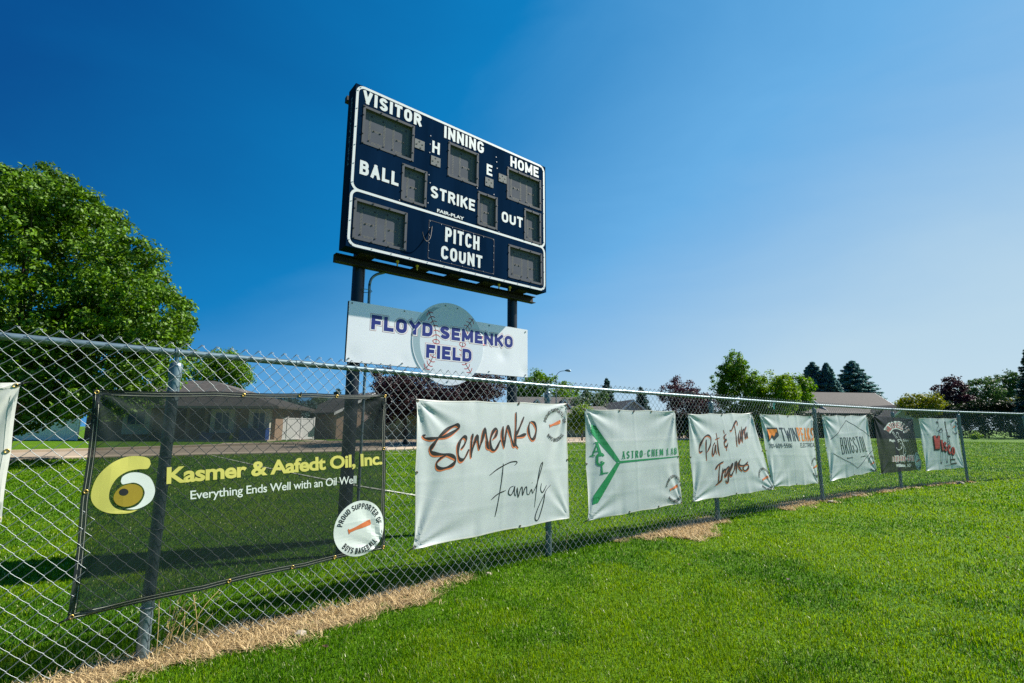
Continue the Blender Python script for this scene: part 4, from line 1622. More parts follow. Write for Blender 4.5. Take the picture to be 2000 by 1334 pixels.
Bn.strokes(mb, lat, z, .012, .002, taper=False, varw=0)
Bn.strokes(mb, [[(632, 195), (645, 270)], [(680, 500), (742, 500)], [(742, 905), (750, 1060)], [(780, 900), (800, 980)], [(745, 990), (850, 990)], [(755, 1085), (885, 1070)]], z, .035, .0025, taper=False, varw=0)
Bn.strokes(mb, [[(470 + 24 * math.cos(t), 212 + 26 * math.sin(t)) for t in np.linspace(0, 6.0, 12)], [(495, 300), (470, 330), (465, 400), (520, 360), (545, 320)], [(545, 320), (580, 370), (560, 410), (495, 420)], [(500, 420), (505, 485)], [(575, 400), (585, 560)], [(495, 240), (500, 300)],
                [(545, 800), (552, 1060)], [(580, 800), (578, 1055)], [(635, 850), (665, 1045)], [(675, 860), (688, 1050)], [(760, 1000), (765, 1085)], [(845, 1000), (850, 1080)], [(640, 1130), (750, 1100)]], z, .011, .002, taper=False, varw=0)
Bn.strokes(mb, [[(455, 205), (490, 200)], [(550, 1065), (580, 1062)], [(662, 1050), (692, 1045)], [(500, 400), (545, 345)], [(560, 330), (580, 390)]], z, .035, .0028, taper=False, varw=0)
mb.build('line_drawing', INK, Bn.root)
Bn.emblem(z(832, 312), .205)
Bn.hem(HEMW, .012)
Bn.grommets({(0, 0), (1, 0), (0, 1)})

# ------------------------------------------------------------------ scoreboard
BL = Vector((-1.79963, 5.165321, 0))            # plan position of the face's left edge
BT = Vector((0.77503417, 0.63191933, 0))        # along the face to the right
BN = Vector((0.63191933, -0.77503417, 0))       # out of the face
BZT = 5.236
BW, BH = 2.957, 1.955


def bp(u, v, n=0.0):
    return BL + BT * u + BN * n + Vector((0, 0, BZT - v))


def bbox(mb, u0, u1, v0, v1, n0, n1):
    P = [bp(u, v, n) for n in (n0, n1) for u, v in ((u0, v1), (u1, v1), (u1, v0), (u0, v0))]
    mb.add(P, [(3, 2, 1, 0), (4, 5, 6, 7), (0, 1, 5, 4), (1, 2, 6, 5), (2, 3, 7, 6), (3, 0, 4, 7)])


def flat(mb, V, F, u0, v0, w, h, n, lay=.0002, slant=0.0):
    """verts 0..1 (y up) placed on the board face with top left u0, v0"""
    mb.add([bp(u0 + x * w, v0 + (1 - y) * h, n + l * lay) for x, y, l in V], F)


def fix(F, V, n):
    return F


def face_out(mb, n=BN):
    """turn all faces of a flat print to look along n"""
    out = []
    for f in mb.f:
        a, b, c = (Vector(mb.v[i]) for i in f[:3])
        out.append(f if (b - a).cross(c - a).dot(n) > 0 else f[::-1])
    mb.f = out


sb = thing('scoreboard', (*(BL + BT * 1.4 - BN * .33).xy, 0), 'tall navy baseball scoreboard with white lettering on two dark posts behind the fence', 'scoreboard')
PANELS = [('V', .107, .758, .235, .702), ('I', 1.251, 1.724, .246, .716), ('H', 2.221, 2.862, .255, .728), ('B', .622, .954, .774, 1.233), ('S', 1.727, 2.050, .778, 1.240), ('O', 2.540, 2.858, .782, 1.256), ('BL', .068, .710, 1.384, 1.852), ('BR', 2.253, 2.876, 1.394, 1.862)]
DEEP = -.036
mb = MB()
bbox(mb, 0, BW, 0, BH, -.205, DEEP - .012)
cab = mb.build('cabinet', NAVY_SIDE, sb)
mb = MB()
us = sorted({0, BW} | {p[1] for p in PANELS} | {p[2] for p in PANELS})
vs_ = sorted({0, BH} | {p[3] for p in PANELS} | {p[4] for p in PANELS})
for i in range(len(us) - 1):
    for j in range(len(vs_) - 1):
        uc, vc = (us[i] + us[i + 1]) / 2, (vs_[j] + vs_[j + 1]) / 2
        if any(p[1] < uc < p[2] and p[3] < vc < p[4] for p in PANELS):
            continue
        mb.add([bp(us[i], vs_[j + 1]), bp(us[i + 1], vs_[j + 1]), bp(us[i + 1], vs_[j]), bp(us[i], vs_[j])], [(0, 1, 2, 3)])
for (u0, v0), (u1, v1) in (((0, 0), (BW, 0)), ((BW, 0), (BW, BH)), ((BW, BH), (0, BH)), ((0, BH), (0, 0))):
    mb.add([bp(u0, v0), bp(u1, v1), bp(u1, v1, DEEP - .012), bp(u0, v0, DEEP - .012)], [(0, 1, 2, 3)])
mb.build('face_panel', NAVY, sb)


def dots(mb, u, v, n, r=.0036, k=6):
    P = [bp(u + r * math.cos(2 * PI * i / k), v - r * math.sin(2 * PI * i / k), n) for i in range(k)]
    mb.add(P, [tuple(range(k))])


def digit(mb, u0, u1, v0, v1, n):
    """two rows of dots along each of the seven bars"""
    g = .014
    vm = (v0 + v1) / 2
    for o in (-g / 2, g / 2):
        for a, b in ((v0, vm), (vm, v1)):
            k = 9
            for i in range(k):
                t = a + (b - a) * (i + .5) / k
                dots(mb, u0 + o, t, n)
                dots(mb, u1 + o, t, n)
        for vv in (v0, vm, v1):
            k = 8
            for i in range(k):
                t = u0 + .025 + (u1 - u0 - .05) * (i + .5) / k
                dots(mb, t, vv + o, n)


for nm, u0, u1, v0, v1 in PANELS:
    mb = MB()
    bbox(mb, u0 - .004, u1 + .004, v0 - .004, v1 + .004, DEEP - .010, DEEP)
    pn = mb.build('digit_panel', PANEL, sb)
    mb = MB()
    w = .026
    bbox(mb, u0 - .004, u1 + .004, v0 - .004, v0 + w, DEEP + .0005, .004)
    bbox(mb, u0 - .004, u1 + .004, v1 - w, v1 + .004, DEEP + .0005, .004)
    bbox(mb, u0 - .004, u0 + w, v0 + w, v1 - w, DEEP + .0005, .004)
    bbox(mb, u1 - w, u1 + .004, v0 + w, v1 - w, DEEP + .0005, .004)
    mb.build('bezel', BEZEL, pn)
    mb = MB()
    nu_, nv_ = max(2, round((u1 - u0) / .21)), 2
    for i in range(nu_ + 1):
        for v in (v0 + .006, v1 - .006):
            mb.disc(bp(u0 + .014 + (u1 - u0 - .028) * i / nu_, v, .003), BN, .0085, .008, 8)
    for j in range(1, nv_ + 1):
        for u in (u0 + .006, u1 - .006):
            mb.disc(bp(u, v0 + (v1 - v0) * (j - .5) / nv_, .003), BN, .0085, .008, 8)
    mb.build('bezel_screw', BLACK, pn)
    mb = MB()
    two = (u1 - u0) > .55
    dig = []
    if two:
        um = (u0 + u1) / 2
        dig = [(u0 + .10, um - .045), (um + .07, u1 - .075)]
    elif nm == 'I':
        dig = [(u0 + .20, u1 - .09)]
        for o_ in (0, .014):
            for i in range(16):
                dots(mb, u0 + .085 + o_, v0 + .06 + (v1 - v0 - .12) * i / 15, DEEP + .0015)
    else:
        dig = [(u0 + .09, u1 - .085)]
    for a, c in dig:
        digit(mb, a, c, v0 + .095, v1 - .062, DEEP + .0015)
    mb.build('lamp_dot_pattern', LED, pn)
    mb = MB()
    for a, c in dig:
        for u, v in ((a + .02, v0 + .075), (c - .02, v0 + .085), (a + .055, (v0 + v1) / 2 + .015), (c - .045, (v0 + v1) / 2 + .015), (a, v1 - .08), (c, v1 - .07)):
            mb.disc(bp(u, v, DEEP + .0005), BN, .0088, .006, 8)
    mb.build('panel_screw', BLACK, pn)
for u0, u1, v0, v1 in ((.768, .903, .388, .509), (1.001, 1.136, .527, .650), (1.840, 1.977, .533, .658), (2.069, 2.210, .403, .519)):
    mb = MB()
    bbox(mb, u0, u1, v0, v1, .001, .006)
    pn = mb.build('indicator_plate', PLATE, sb)
    mb = MB()
    for a, c in ((.5, .16), (.2, .55), (.80, .42), (.62, .82)):
        mb.disc(bp(u0 + (u1 - u0) * a, v0 + (v1 - v0) * c, .006), BN, .0095, .004, 8)
    mb.build('lamp_socket', BLACK, pn)
    mb = MB()
    for a in np.linspace(.15, .85, 5):
        for c in (.42, .60):
            dots(mb, u0 + (u1 - u0) * a, v0 + (v1 - v0) * c, .0075, .0036)
    mb.build('lamp_dot_pattern', LED, pn)

# border stripes


def rr(u0, u1, v0, v1, r, n=6):
    return arc(u1 - r, v0 + r, r, r, -90, 0, n) + arc(u1 - r, v1 - r, r, r, 0, 90, n) + arc(u0 + r, v1 - r, r, r, 90, 180, n) + arc(u0 + r, v0 + r, r, r, 180, 270, n)


mb = MB()
sw = .030
for (v0, v1), lay in (((.001, 1.300), .0015), ((1.270, 1.946), .0021)):
    P = rr(.010 + sw / 2, BW - .018 - sw / 2, v0 + sw / 2, v1 - sw / 2, .085)
    if lay > .002:
        P = [(u, v) for u, v in P]
    V, F = ribbon(P, sw / 2, 0, True)
    mb.add([bp(x, y, lay) for x, y, _ in V], F)
face_out(mb)
mb.build('border_stripe', STRIPE, sb)
for t, u0, u1, v0, v1, th in (('VISITOR', .093, .850, .044, .205, .042), ('INNING', 1.180, 1.808, .048, .214, .039), ('HOME', 2.278, 2.816, .064, .224, .038), ('BALL', .102, .578, .916, 1.084, .040),
                              ('STRIKE', 1.013, 1.678, .925, 1.082, .037), ('OUT', 2.129, 2.508, .941, 1.094, .037), ('H', 1.013, 1.122, .320, .482, .036), ('E', 1.862, 1.958, .332, .491, .036),
                              ('PITCH', 1.238, 1.761, 1.412, 1.602, .040), ('COUNT', 1.186, 1.810, 1.664, 1.836, .040)):
    mb = MB()
    th *= .90
    V, F = stroke_text(t, u1 - u0, v1 - v0, th, gap=th * .68)
    flat(mb, V, F, u0, v0, u1 - u0, v1 - v0, .002)
    face_out(mb)
    mb.build('lettering', STRIPE, sb)
mb = MB()
V, F = font_norm('FAIR-PLAY', .03)
flat(mb, V, F, 1.111, 1.205, .40, .046, .004)
face_out(mb)
mb.build('lettering', STRIPE, sb)
# small lettering up the left side of the cabinet
mb = MB()
V, F = font_norm('FAIR-PLAY.COM', .02)
mb.add([BL - BT * .0015 - BN * (.070 + y * .045) + Vector((0, 0, BZT - .98 + x * .84)) for x, y, _ in V], F)
face_out(mb, -BT)
mb.build('side_lettering', mat('grey_blue_vinyl', (.10, .14, .22), .6), sb)
mb = MB()
for (u0, v0), (u1, v1) in (((1.006, 1.384), (2.003, 1.384)), ((2.003, 1.384), (2.003, 1.874)), ((2.003, 1.874), (1.006, 1.874)), ((1.006, 1.874), (1.006, 1.384))):
    V, F = ribbon([(u0, v0), (u1, v1)], .0026)
    mb.add([bp(x, y, .0016) for x, y, _ in V], F)
face_out(mb)
ap = mb.build('access_panel_edge', BLACK, sb)
mb = MB()
rk = random.Random(4)
for k in range(7):
    mb.disc(bp(1.018 + .97 * k / 6, 1.870, .0005), BN, .0055, .004, 7)
    mb.disc(bp(1.018 + .97 * k / 6, 1.396, .0005), BN, .0055, .004, 7)
for k in range(1, 5):
    mb.disc(bp(1.012, 1.384 + .49 * k / 5, .0005), BN, .0055, .004, 7)
    mb.disc(bp(1.996, 1.384 + .49 * k / 5, .0005), BN, .0055, .004, 7)
for u, v in ((.985, .27), (.982, .385), (.98, .50), (1.0, .90), (1.75, .06), (2.02, .18), (2.03, .25), (2.04, .34), (1.71, .74), (1.99, .745), (.60, 1.25), (2.08, 1.26), (.98, 1.17), (.98, .80)):
    mb.disc(bp(u, v, .0005), BN, .007, .005, 7)
for k in range(13):
    mb.disc(bp(.06 + 2.83 * k / 12, .031, .002), BN, .006, .004, 7)
    mb.disc(bp(.06 + 2.83 * k / 12, 1.926, .002), BN, .006, .004, 7)
for k in range(9):
    mb.disc(bp(.031, .08 + 1.8 * k / 8, .002), BN, .006, .004, 7)
    mb.disc(bp(BW - .04, .08 + 1.8 * k / 8, .002), BN, .006, .004, 7)
mb.build('screw', SCREW, sb)
# beam, brackets, posts
mb = MB()
bbox(mb, -.015, 2.962, 1.972, 2.065, -.325, -.295)
bbox(mb, -.015, 2.962, 1.972, 1.980, -.295, -.235)
bbox(mb, -.015, 2.962, 2.057, 2.065, -.295, -.235)
mb.build('support_beam', BEAM, sb)
mb = MB()
bbox(mb, -.010, 2.957, .03, .10, -.30, -.235)
mb.build('support_beam', BEAM, sb)
for u in (.30, 1.02, 1.50, 2.02, 2.62):
    mb = MB()
    bbox(mb, u - .10, u + .10, 1.956, 1.971, -.28, -.10)
    mb.build('mounting_block', BEAM, sb)
for u in (.31, 2.63):
    mb = MB()
    p = BL + BT * u - BN * .375
    mb.tube([(p.x, p.y, -.1), (p.x, p.y, BZT - .05)], .072, 24)
    mb.build('post', DKSTEEL, sb)
for u in (.66, .92, 2.17, 2.36):
    mb = MB()
    p = bp(u, 1.956, -.10)
    mb.tube([p, p - Vector((0, 0, .022)), p - Vector((0, 0, .026)), p - Vector((0, 0, .062))], [.022, .020, .010, .009], 10)
    mb.build('drain_fitting', BRASS, sb)
mb = MB()
p = BL + BT * .435 - BN * .335
top = bp(.60, 2.06, -.31)
mb.tube(smooth_path([(top.x, top.y, top.z), (p.x + BT.x * .06, p.y + BT.y * .06, BZT - 2.11), (p.x, p.y, BZT - 2.22), (p.x, p.y, BZT - 2.5), (p.x, p.y, .62), (p.x - .004, p.y, .40), (p.x - .05, p.y - .01, .1)], 6), .016, 10)
mb.torus((p.x - BT.x * .05, p.y - BT.y * .05, BZT - 2.32), (0, 0, 1), .075, .004, 18, 5)
mb.build('conduit', GALV, sb)
mb = MB()
mb.tube(smooth_path([bp(1.046, 1.46, .002), bp(1.02, 1.58, .03), bp(.991, 1.65, .05), bp(.945, 1.691, .06), bp(.90, 1.66, .075), bp(.872, 1.60, .085)], 5), .0055, 7)
mb.build('loose_cable', BLACK, sb)

# ------------------------------------------------------------------ field name sign on the posts
SN = -.262
sg = thing('field_sign', tuple(bp(1.49, 3.18, SN)), 'white sheet metal FLOYD SEMENKO FIELD sign with a round baseball at its middle', 'sign')
SU0, SU1, SV0, SV1 = .170, 2.816, 2.488, 3.178


def sheet_dn(u, v):
    dn = .0016 * math.sin(2.1 * u + .6) * math.sin(3.0 * v) + .0006 * math.sin(6.5 * u + 2 * v)
    for (du, dv, amp, rad) in ((2.37, 2.90, -.006, .08), (.22, 3.10, -.003, .09), (2.75, 3.10, -.003, .07), (.86, 3.10, -.002, .07), (2.13, 2.53, -.002, .06)):
        dn += amp * math.exp(-((u - du) ** 2 + (v - dv) ** 2) / rad ** 2)
    return dn


mb = MB()
nu, nv = 90, 26
mb.smooth = True
V = []
for j in range(nv + 1):
    for i in range(nu + 1):
        u, v = SU0 + (SU1 - SU0) * i / nu, SV0 + (SV1 - SV0) * j / nv
        V.append(bp(u, v, SN + .012 + sheet_dn(u, v)))
mb.add(V, [(j * (nu + 1) + i, (j + 1) * (nu + 1) + i, (j + 1) * (nu + 1) + i + 1, j * (nu + 1) + i + 1) for j in range(nv) for i in range(nu)])
mb.build('sheet_panel', SHEET, sg)
mb = MB()
bbox(mb, SU0, SU1, SV0, SV1, SN - .030, SN - .001)
mb.build('backing_board', mat('dark_backing', (.012, .011, .011), .8), sg)
BCu, BCv, BR_ = 1.494, 2.837, .529
mb = MB()
n = 72
top = [bp(BCu + BR_ * math.cos(2 * PI * i / n), BCv + BR_ * math.sin(2 * PI * i / n), SN + .0185) for i in range(n)]
bot = [p - BN * .005 for p in top]
mb.add(top + bot, [tuple(range(n))[::-1], tuple(range(n, 2 * n))] + [(i, (i + 1) % n, (i + 1) % n + n, i + n) for i in range(n)])
ball = mb.build('baseball_disc', mat('white_disc_paint', (.66, .72, .77), .38), sg)
mb = MB()
o_ = [(BCu - .03 + (BR_ - .042) * math.cos(t), BCv + .0 + (BR_ - .042) * math.sin(t)) for t in np.linspace(R(128), R(245), 26)]
i_ = [(BCu + .045 + (BR_ - .06) * math.cos(t), BCv + .0 + (BR_ - .035) * math.sin(t)) for t in np.linspace(R(245), R(128), 26)]
V, F = poly_fill(o_ + i_)
mb.add([bp(x, y, SN + .0186) for x, y, _ in V], F)
face_out(mb)
mb.build('shade_print', BALLGREY, ball)
seams = ([(1.172, 2.447), (1.225, 2.550), (1.278, 2.663), (1.298, 2.795), (1.283, 2.940), (1.228, 3.092), (1.150, 3.192)], [(1.856, 2.456), (1.742, 2.612), (1.700, 2.745), (1.697, 2.900), (1.735, 3.050), (1.834, 3.189)])
mb = MB()
for s in seams:
    V, F = ribbon(smooth_path(s, 8), .0052)
    mb.add([bp(x, y, SN + .0187) for x, y, _ in V], F)
face_out(mb)
mb.build('seam_print', mat('dark_seam_ink', (.03, .035, .045), .5), ball)
mb = MB()
for k, s in enumerate(seams):
    P = np.array(smooth_path(s, 8))
    L = np.r_[0, np.cumsum(np.hypot(*np.diff(P, axis=0).T))]
    for t in np.linspace(.03, L[-1] - .02, 14):
        x, y = np.interp(t, L, P[:, 0]), np.interp(t, L, P[:, 1])
        x2, y2 = np.interp(min(t + .02, L[-1]), L, P[:, 0]), np.interp(min(t + .02, L[-1]), L, P[:, 1])
        d = np.array([x2 - x, y2 - y])
        d /= max(1e-6, np.hypot(*d))
        nn2 = np.array([-d[1], d[0]])
        up = -1 if t < L[-1] / 2 else 1
        for sgn in (-1, 1):
            a0 = np.array([x, y])
            a1 = a0 + nn2 * sgn * .030 + d * .008 * up * -1
            a2 = a0 + nn2 * sgn * .052 + d * .028 * up * -1
            V, F = ribbon([tuple(a0), tuple(a1), tuple(a2)], .0052)
            mb.add([bp(x_, y_, SN + .0188) for x_, y_, _ in V], F)
face_out(mb)
mb.build('stitch_print', mat('stitch_red_ink', (.42, .02, .02), .5), ball)
def sheet_n(u, v):
    if (u - BCu) ** 2 + (v - BCv) ** 2 < (BR_ + .004) ** 2:
        return .0188
    return .0126 + sheet_dn(u, v)


for t, u0, u1, v0, v1 in (('FLOYD', .442, 1.243, 2.610, 2.780), ('SEMENKO', 1.352, 2.538, 2.618, 2.784), ('FIELD', 1.162, 1.836, 2.876, 3.044)):
    for nm, ext, m_, lift in (('lettering_outline', .016, mat('sign_red_ink', (.50, .02, .03), .4), .0), ('lettering_outline', .0125, WHITE_P, .0007), ('lettering', 0.0, BLUEINK, .0014)):
        w_, h_ = u1 - u0, v1 - v0
        V, F = stroke_text(t, w_, h_, .045, gap=.028, grow=ext)
        V, F = cut(V, F, int(w_ / .03), 6)
        mb = MB()
        mb.add([bp(u0 + x * w_, v0 + (1 - y) * h_, SN + sheet_n(u0 + x * w_, v0 + (1 - y) * h_) + lift + l * .00004) for x, y, l in V], F)
        face_out(mb)
        mb.build(nm, m_, sg)
mb = MB()
for u, v in ((.204, 2.512), (.852, 2.508), (2.125, 2.516), (2.776, 2.522), (.202, 3.140), (.850, 3.142), (2.130, 3.144), (2.776, 3.146), (1.42, 2.35), (1.60, 2.36), (1.48, 3.32)):
    mb.disc(bp(u, v, SN + (.0185 if 1.0 < u < 1.9 else .0125)), BN, .0095, .006, 10)
mb.build('bolt', mat('dull_bolt', (.16, .19, .20), .5, .4), sg)

# ------------------------------------------------------------------ small things on and by the fence
p = dpx(1490, 792, 8.6)
mb = MB()
x, y = fence_xy(_fl[4] + 1.95, .03)
tape = thing('tape_flag', (x, y, 1.6), 'teal tape tag tied round the fence rail above the mountain badge banner', 'tape')
mb.torus((x, y, RAILZ), (.8, .6, 0), .026, .004, 14, 5)
mb.box((-.02, -.002, -.13), (.02, .002, -.02), Matrix.Translation((x, y, RAILZ)) @ Matrix.Rotation(R(30), 4, 'Z') @ Matrix.Rotation(R(10), 4, 'Y'))
mb.build('tape', mat('teal_tape', (.02, .35, .33), .5), tape)

# ------------------------------------------------------------------ houses across the street
BRICK = brick_mat('brown_brick', (.30, .19, .125), (.40, .26, .17), (.42, .37, .31))
BRICKL = brick_mat('tan_brick', (.34, .20, .12), (.42, .27, .17), (.42, .37, .30))
ROOF = shingle_mat('brown_shingles', (.072, .064, .056), (.112, .098, .086))
ROOFG = shingle_mat('grey_shingles', (.085, .078, .072), (.13, .117, .106))
SIDING = mat('brown_siding', (.15, .115, .09), .8, noise=.2, nscale=2)
BEIGE = mat('beige_siding', (.42, .36, .29), .8, noise=.1, nscale=2)
CREAM = mat('cream_trim', (.66, .64, .53), .6)
TRIM = mat('white_trim', (.75, .74, .72), .5)
GLASS = mat('window_glass', (.02, .035, .055), .08, spec=.8)
CURT = mat('window_blind', (.10, .16, .24), .6)
DOORM = mat('dark_door', (.025, .02, .018), .5)


class House:
    def __init__(self, label, x, y, rot, name='house'):
        self.z = float(terrain(x, y))
        self.M = Matrix.Translation((x, y, self.z)) @ Matrix.Rotation(rot, 4, 'Z')
        self.root = thing(name, (x, y, self.z), label, 'house')

    def box(self, name, lo, hi, m, parent=None):
        mb = MB()
        mb.box(lo, hi, self.M)
        return mb.build(name, m, parent or self.root)

    def hip(self, x0, x1, y0, y1, ze, zr, m, over=.45, inset=None, name='roof'):
        x0, x1, y0, y1 = x0 - over, x1 + over, y0 - over, y1 + over
        ins = (y1 - y0) / 2 if inset is None else inset
        ym = (y0 + y1) / 2
        T = .16
        V = [(x0, y0, ze), (x1, y0, ze), (x1, y1, ze), (x0, y1, ze), (x0 + ins, ym, zr), (x1 - ins, ym, zr), (x0, y0, ze - T), (x1, y0, ze - T), (x1, y1, ze - T), (x0, y1, ze - T)]
        mb = MB()
        mb.add([self.M @ Vector(v) for v in V], [(0, 1, 5, 4), (2, 3, 4, 5), (1, 2, 5), (3, 0, 4), (0, 6, 7, 1), (1, 7, 8, 2), (2, 8, 9, 3), (3, 9, 6, 0), (6, 9, 8, 7)])
        return mb.build(name, m, self.root)

    def gable(self, x0, x1, y0, y1, ze, zr, m, wallm, over=.45, along='y', name='roof'):
        """ridge along local y (gable to the front) or along x"""
        t = .14
        if along == 'y':
            xm = (x0 + x1) / 2
            sl = (zr - ze) / (xm - x0)
            mb = MB()
            for sg in (-1, 1):
                xe = x0 - over if sg < 0 else x1 + over
                zz = ze - sl * over
                V = [(xe, y0 - over, zz), (xm, y0 - over, zr), (xm, y1 + over, zr), (xe, y1 + over, zz)]
                V = V + [(a, b_, c + t) for a, b_, c in V]
                mb.add([self.M @ Vector(v) for v in V], [(0, 3, 2, 1), (4, 5, 6, 7), (0, 1, 5, 4), (1, 2, 6, 5), (2, 3, 7, 6), (3, 0, 4, 7)])
            rf = mb.build(name, m, self.root)
            mb = MB()
            mb.prism([(x0, ze), (x1, ze), (xm, zr - .01)], -y0 - .02, -y0 - .16, self.M @ Matrix.Rotation(PI / 2, 4, 'X'))
            mb.build('gable_wall', wallm, self.root)
            mb = MB()
            for sg in (-1, 1):
                xe = x0 - over if sg < 0 else x1 + over
                zz = ze - sl * over
                V = [(xe, y0 - over - .03, zz - .10), (xm, y0 - over - .03, zr - .08), (xm, y0 - over - .03, zr + t + .02), (xe, y0 - over - .03, zz + t)]
                V = V + [(a, b_ + .028, c) for a, b_, c in V]
                mb.add([self.M @ Vector(v) for v in V], [(0, 1, 2, 3), (7, 6, 5, 4), (0, 4, 5, 1), (1, 5, 6, 2), (2, 6, 7, 3), (3, 7, 4, 0)])
            mb.build('rake_board', TRIM, rf)
            return rf
        ym = (y0 + y1) / 2
        sl = (zr - ze) / (ym - y0)
        mb = MB()
        for sg in (-1, 1):
            ye = y0 - over if sg < 0 else y1 + over
            zz = ze - sl * over
            V = [(x0 - over, ye, zz), (x1 + over, ye, zz), (x1 + over, ym, zr), (x0 - over, ym, zr)]
            V = V + [(a, b_, c + t) for a, b_, c in V]
            mb.add([self.M @ Vector(v) for v in V], [(3, 2, 1, 0), (4, 5, 6, 7), (0, 1, 5, 4), (1, 2, 6, 5), (2, 3, 7, 6), (3, 0, 4, 7)])
        rf = mb.build(name, m, self.root)
        mb = MB()
        for xx in (x0 + .01, x1 - .11):
            mb.prism([(y0, ze), (y1, ze), (ym, zr - .01)], xx, xx + .10, self.M @ Matrix(((0, 0, 1, 0), (1, 0, 0, 0), (0, 1, 0, 0), (0, 0, 0, 1))))
        mb.build('gable_wall', wallm, self.root)
        mb = MB()
        for xe in (x0 - over - .03, x1 + over + .002):
            for sg in (-1, 1):
                ye = y0 - over if sg < 0 else y1 + over
                zz = ze - sl * over
                V = [(xe, ye, zz - .10), (xe, ym, zr - .08), (xe, ym, zr + t + .02), (xe, ye, zz + t)]
                V = V + [(a + .028, b_, c) for a, b_, c in V]
                mb.add([self.M @ Vector(v) for v in V], [(0, 1, 2, 3), (7, 6, 5, 4), (0, 4, 5, 1), (1, 5, 6, 2), (2, 6, 7, 3), (3, 7, 4, 0)])
        mb.build('rake_board', TRIM, rf)
        return rf

    def window(self, x0, x1, z0, z1, y, frame=CREAM, fw=.08, panes=2, fr=.05):
        mb = MB()
        mb.box((x0 - fw, y - fr, z0 - fw), (x1 + fw, y, z0), self.M)
        mb.box((x0 - fw, y - fr, z1), (x1 + fw, y, z1 + fw), self.M)
        mb.box((x0 - fw, y - fr, z0), (x0, y, z1), self.M)
        mb.box((x1, y - fr, z0), (x1 + fw, y, z1), self.M)
        for k in range(1, panes):
            xm = x0 + (x1 - x0) * k / panes
            mb.box((xm - .03, y - fr * .8, z0), (xm + .03, y, z1), self.M)
        w = mb.build('window', frame, self.root)
        mb = MB()
        mb.box((x0, y - .012, z0), (x1, y - .004, z1), self.M)
        mb.build('pane', GLASS, w)
        if panes > 1:
            mb = MB()
            mb.box((x0 + (x1 - x0) * .52, y - .016, z0 + .02), (x1 - .03, y - .013, z1 - .02), self.M)
            mb.build('blind', CURT, w)
        return w


# brick house seen through the mesh banner
Y0 = 38.0
pl, pr_ = dpx(150, 858, Y0), dpx(528, 858, Y0)
H = House('brown brick house with hipped roof and cream window bays behind the black mesh banner', pl.x, Y0, R(0))
WL = pr_.x - pl.x


def hx(px):
    return dpx(px, 840, Y0).x - pl.x


H.box('wall', (0, .6, 0), (hx(322), 5.2, 2.54), BRICK)
H.box('wall', (hx(322) + .01, 2.2, 0), (hx(400), 5.2, 2.54), BRICK)
H.box('wall', (hx(400) + .01, .6, 0), (WL, 5.2, 2.54), BRICK)
H.hip(-2.5, WL + .2, -.1, 5.6, 2.55, 4.70, ROOF, over=.55, inset=7.0)
H.box('fascia', (-3.02, -.672, 2.38), (WL + .73, -.655, 2.54), mat('brown_fascia', (.30, .26, .21), .7))
for a, c, zz0 in ((232, 286, .45), (405, 452, .05), (480, 522, .05)):
    x0, x1 = hx(a), hx(c)
    H.box('window_bay', (x0, .25, zz0), (x1, .60, 2.36), CREAM)
    H.window(x0 + .38, x1 - .38, zz0 + .75, 2.08, .249, CREAM, .05)
H.box('door', (hx(368), 2.14, .02), (hx(368) + 1.0, 2.19, 2.1), DOORM)
H.box('porch_post', (hx(356), .3, 0), (hx(356) + .22, .52, 2.4), BRICKL)
H.box('porch_post', (hx(392), .3, 0), (hx(392) + .22, .52, 2.4), BRICKL)
H.box('porch_slab', (hx(340), -.9, -.1), (hx(535), .59, .10), CONC)
BLUEBIN = mat('blue_plastic', (.012, .05, .22), .4)
for px_, w_, d_, lbl, nm, cat, m_ in ((412, 1.0, .5, 'blue rounded planter under the first cream window bay', 'planter', 'planter', BLUEBIN), (445, 1.05, .5, 'dark blue planter between the cream bay and the yellow pot', 'planter', 'planter', mat('dark_blue_plastic', (.008, .022, .09), .4))):
    t = thing(nm, (pl.x + hx(px_), Y0 - .35, .42), lbl, cat)
    mb = MB()
    M_ = H.M @ Matrix.Translation((hx(px_), -.35, .10))
    P = [(-w_ / 2 * .8, 0), (w_ / 2 * .8, 0), (w_ / 2, .38), (w_ / 2 * .9, .5), (-w_ / 2 * .9, .5), (-w_ / 2, .38)]
    mb.prism([(x, z) for x, z in P], .25, -.25, M_ @ Matrix.Rotation(PI / 2, 4, 'X'))
    mb.build('tub', m_, t)
    mb = MB()
    mb.box((-w_ / 2 - .03, -.29, .37), (w_ / 2 + .03, .29, .44), M_)
    mb.build('lip', m_, t)
t = thing('yellow_pot', (pl.x + hx(457), Y0 - .4, .42), 'small yellow pot on the porch edge of the brick house', 'pot')
mb = MB()
c = H.M @ Vector((hx(457), -.4, .1))
mb.tube([c, c + Vector((0, 0, .12)), c + Vector((0, 0, .35)), c + Vector((0, 0, .45))], [.13, .19, .20, .15], 14)
mb.build('pot', mat('yellow_glaze', (.62, .50, .02), .4), t)
mb = MB()
mb.torus(c + Vector((0, 0, .45)), (0, 0, 1), .15, .025, 14, 6)
mb.build('rim', mat('yellow_glaze', (.62, .50, .02), .4), t)
t = thing('storage_bench', (pl.x + hx(503), Y0 - .4, .42), 'large blue storage bench under the second cream window bay', 'bench')
M_ = H.M @ Matrix.Translation((hx(503), -.4, .1))
mb = MB()
mb.box((-.95, -.3, 0), (.95, .3, .78), M_)
mb.build('bin_box', BLUEBIN, t)
mb = MB()
mb.box((-.99, -.34, .785), (.99, .34, .85), M_)
mb.build('lid', BLUEBIN, t)

# white vinyl fences


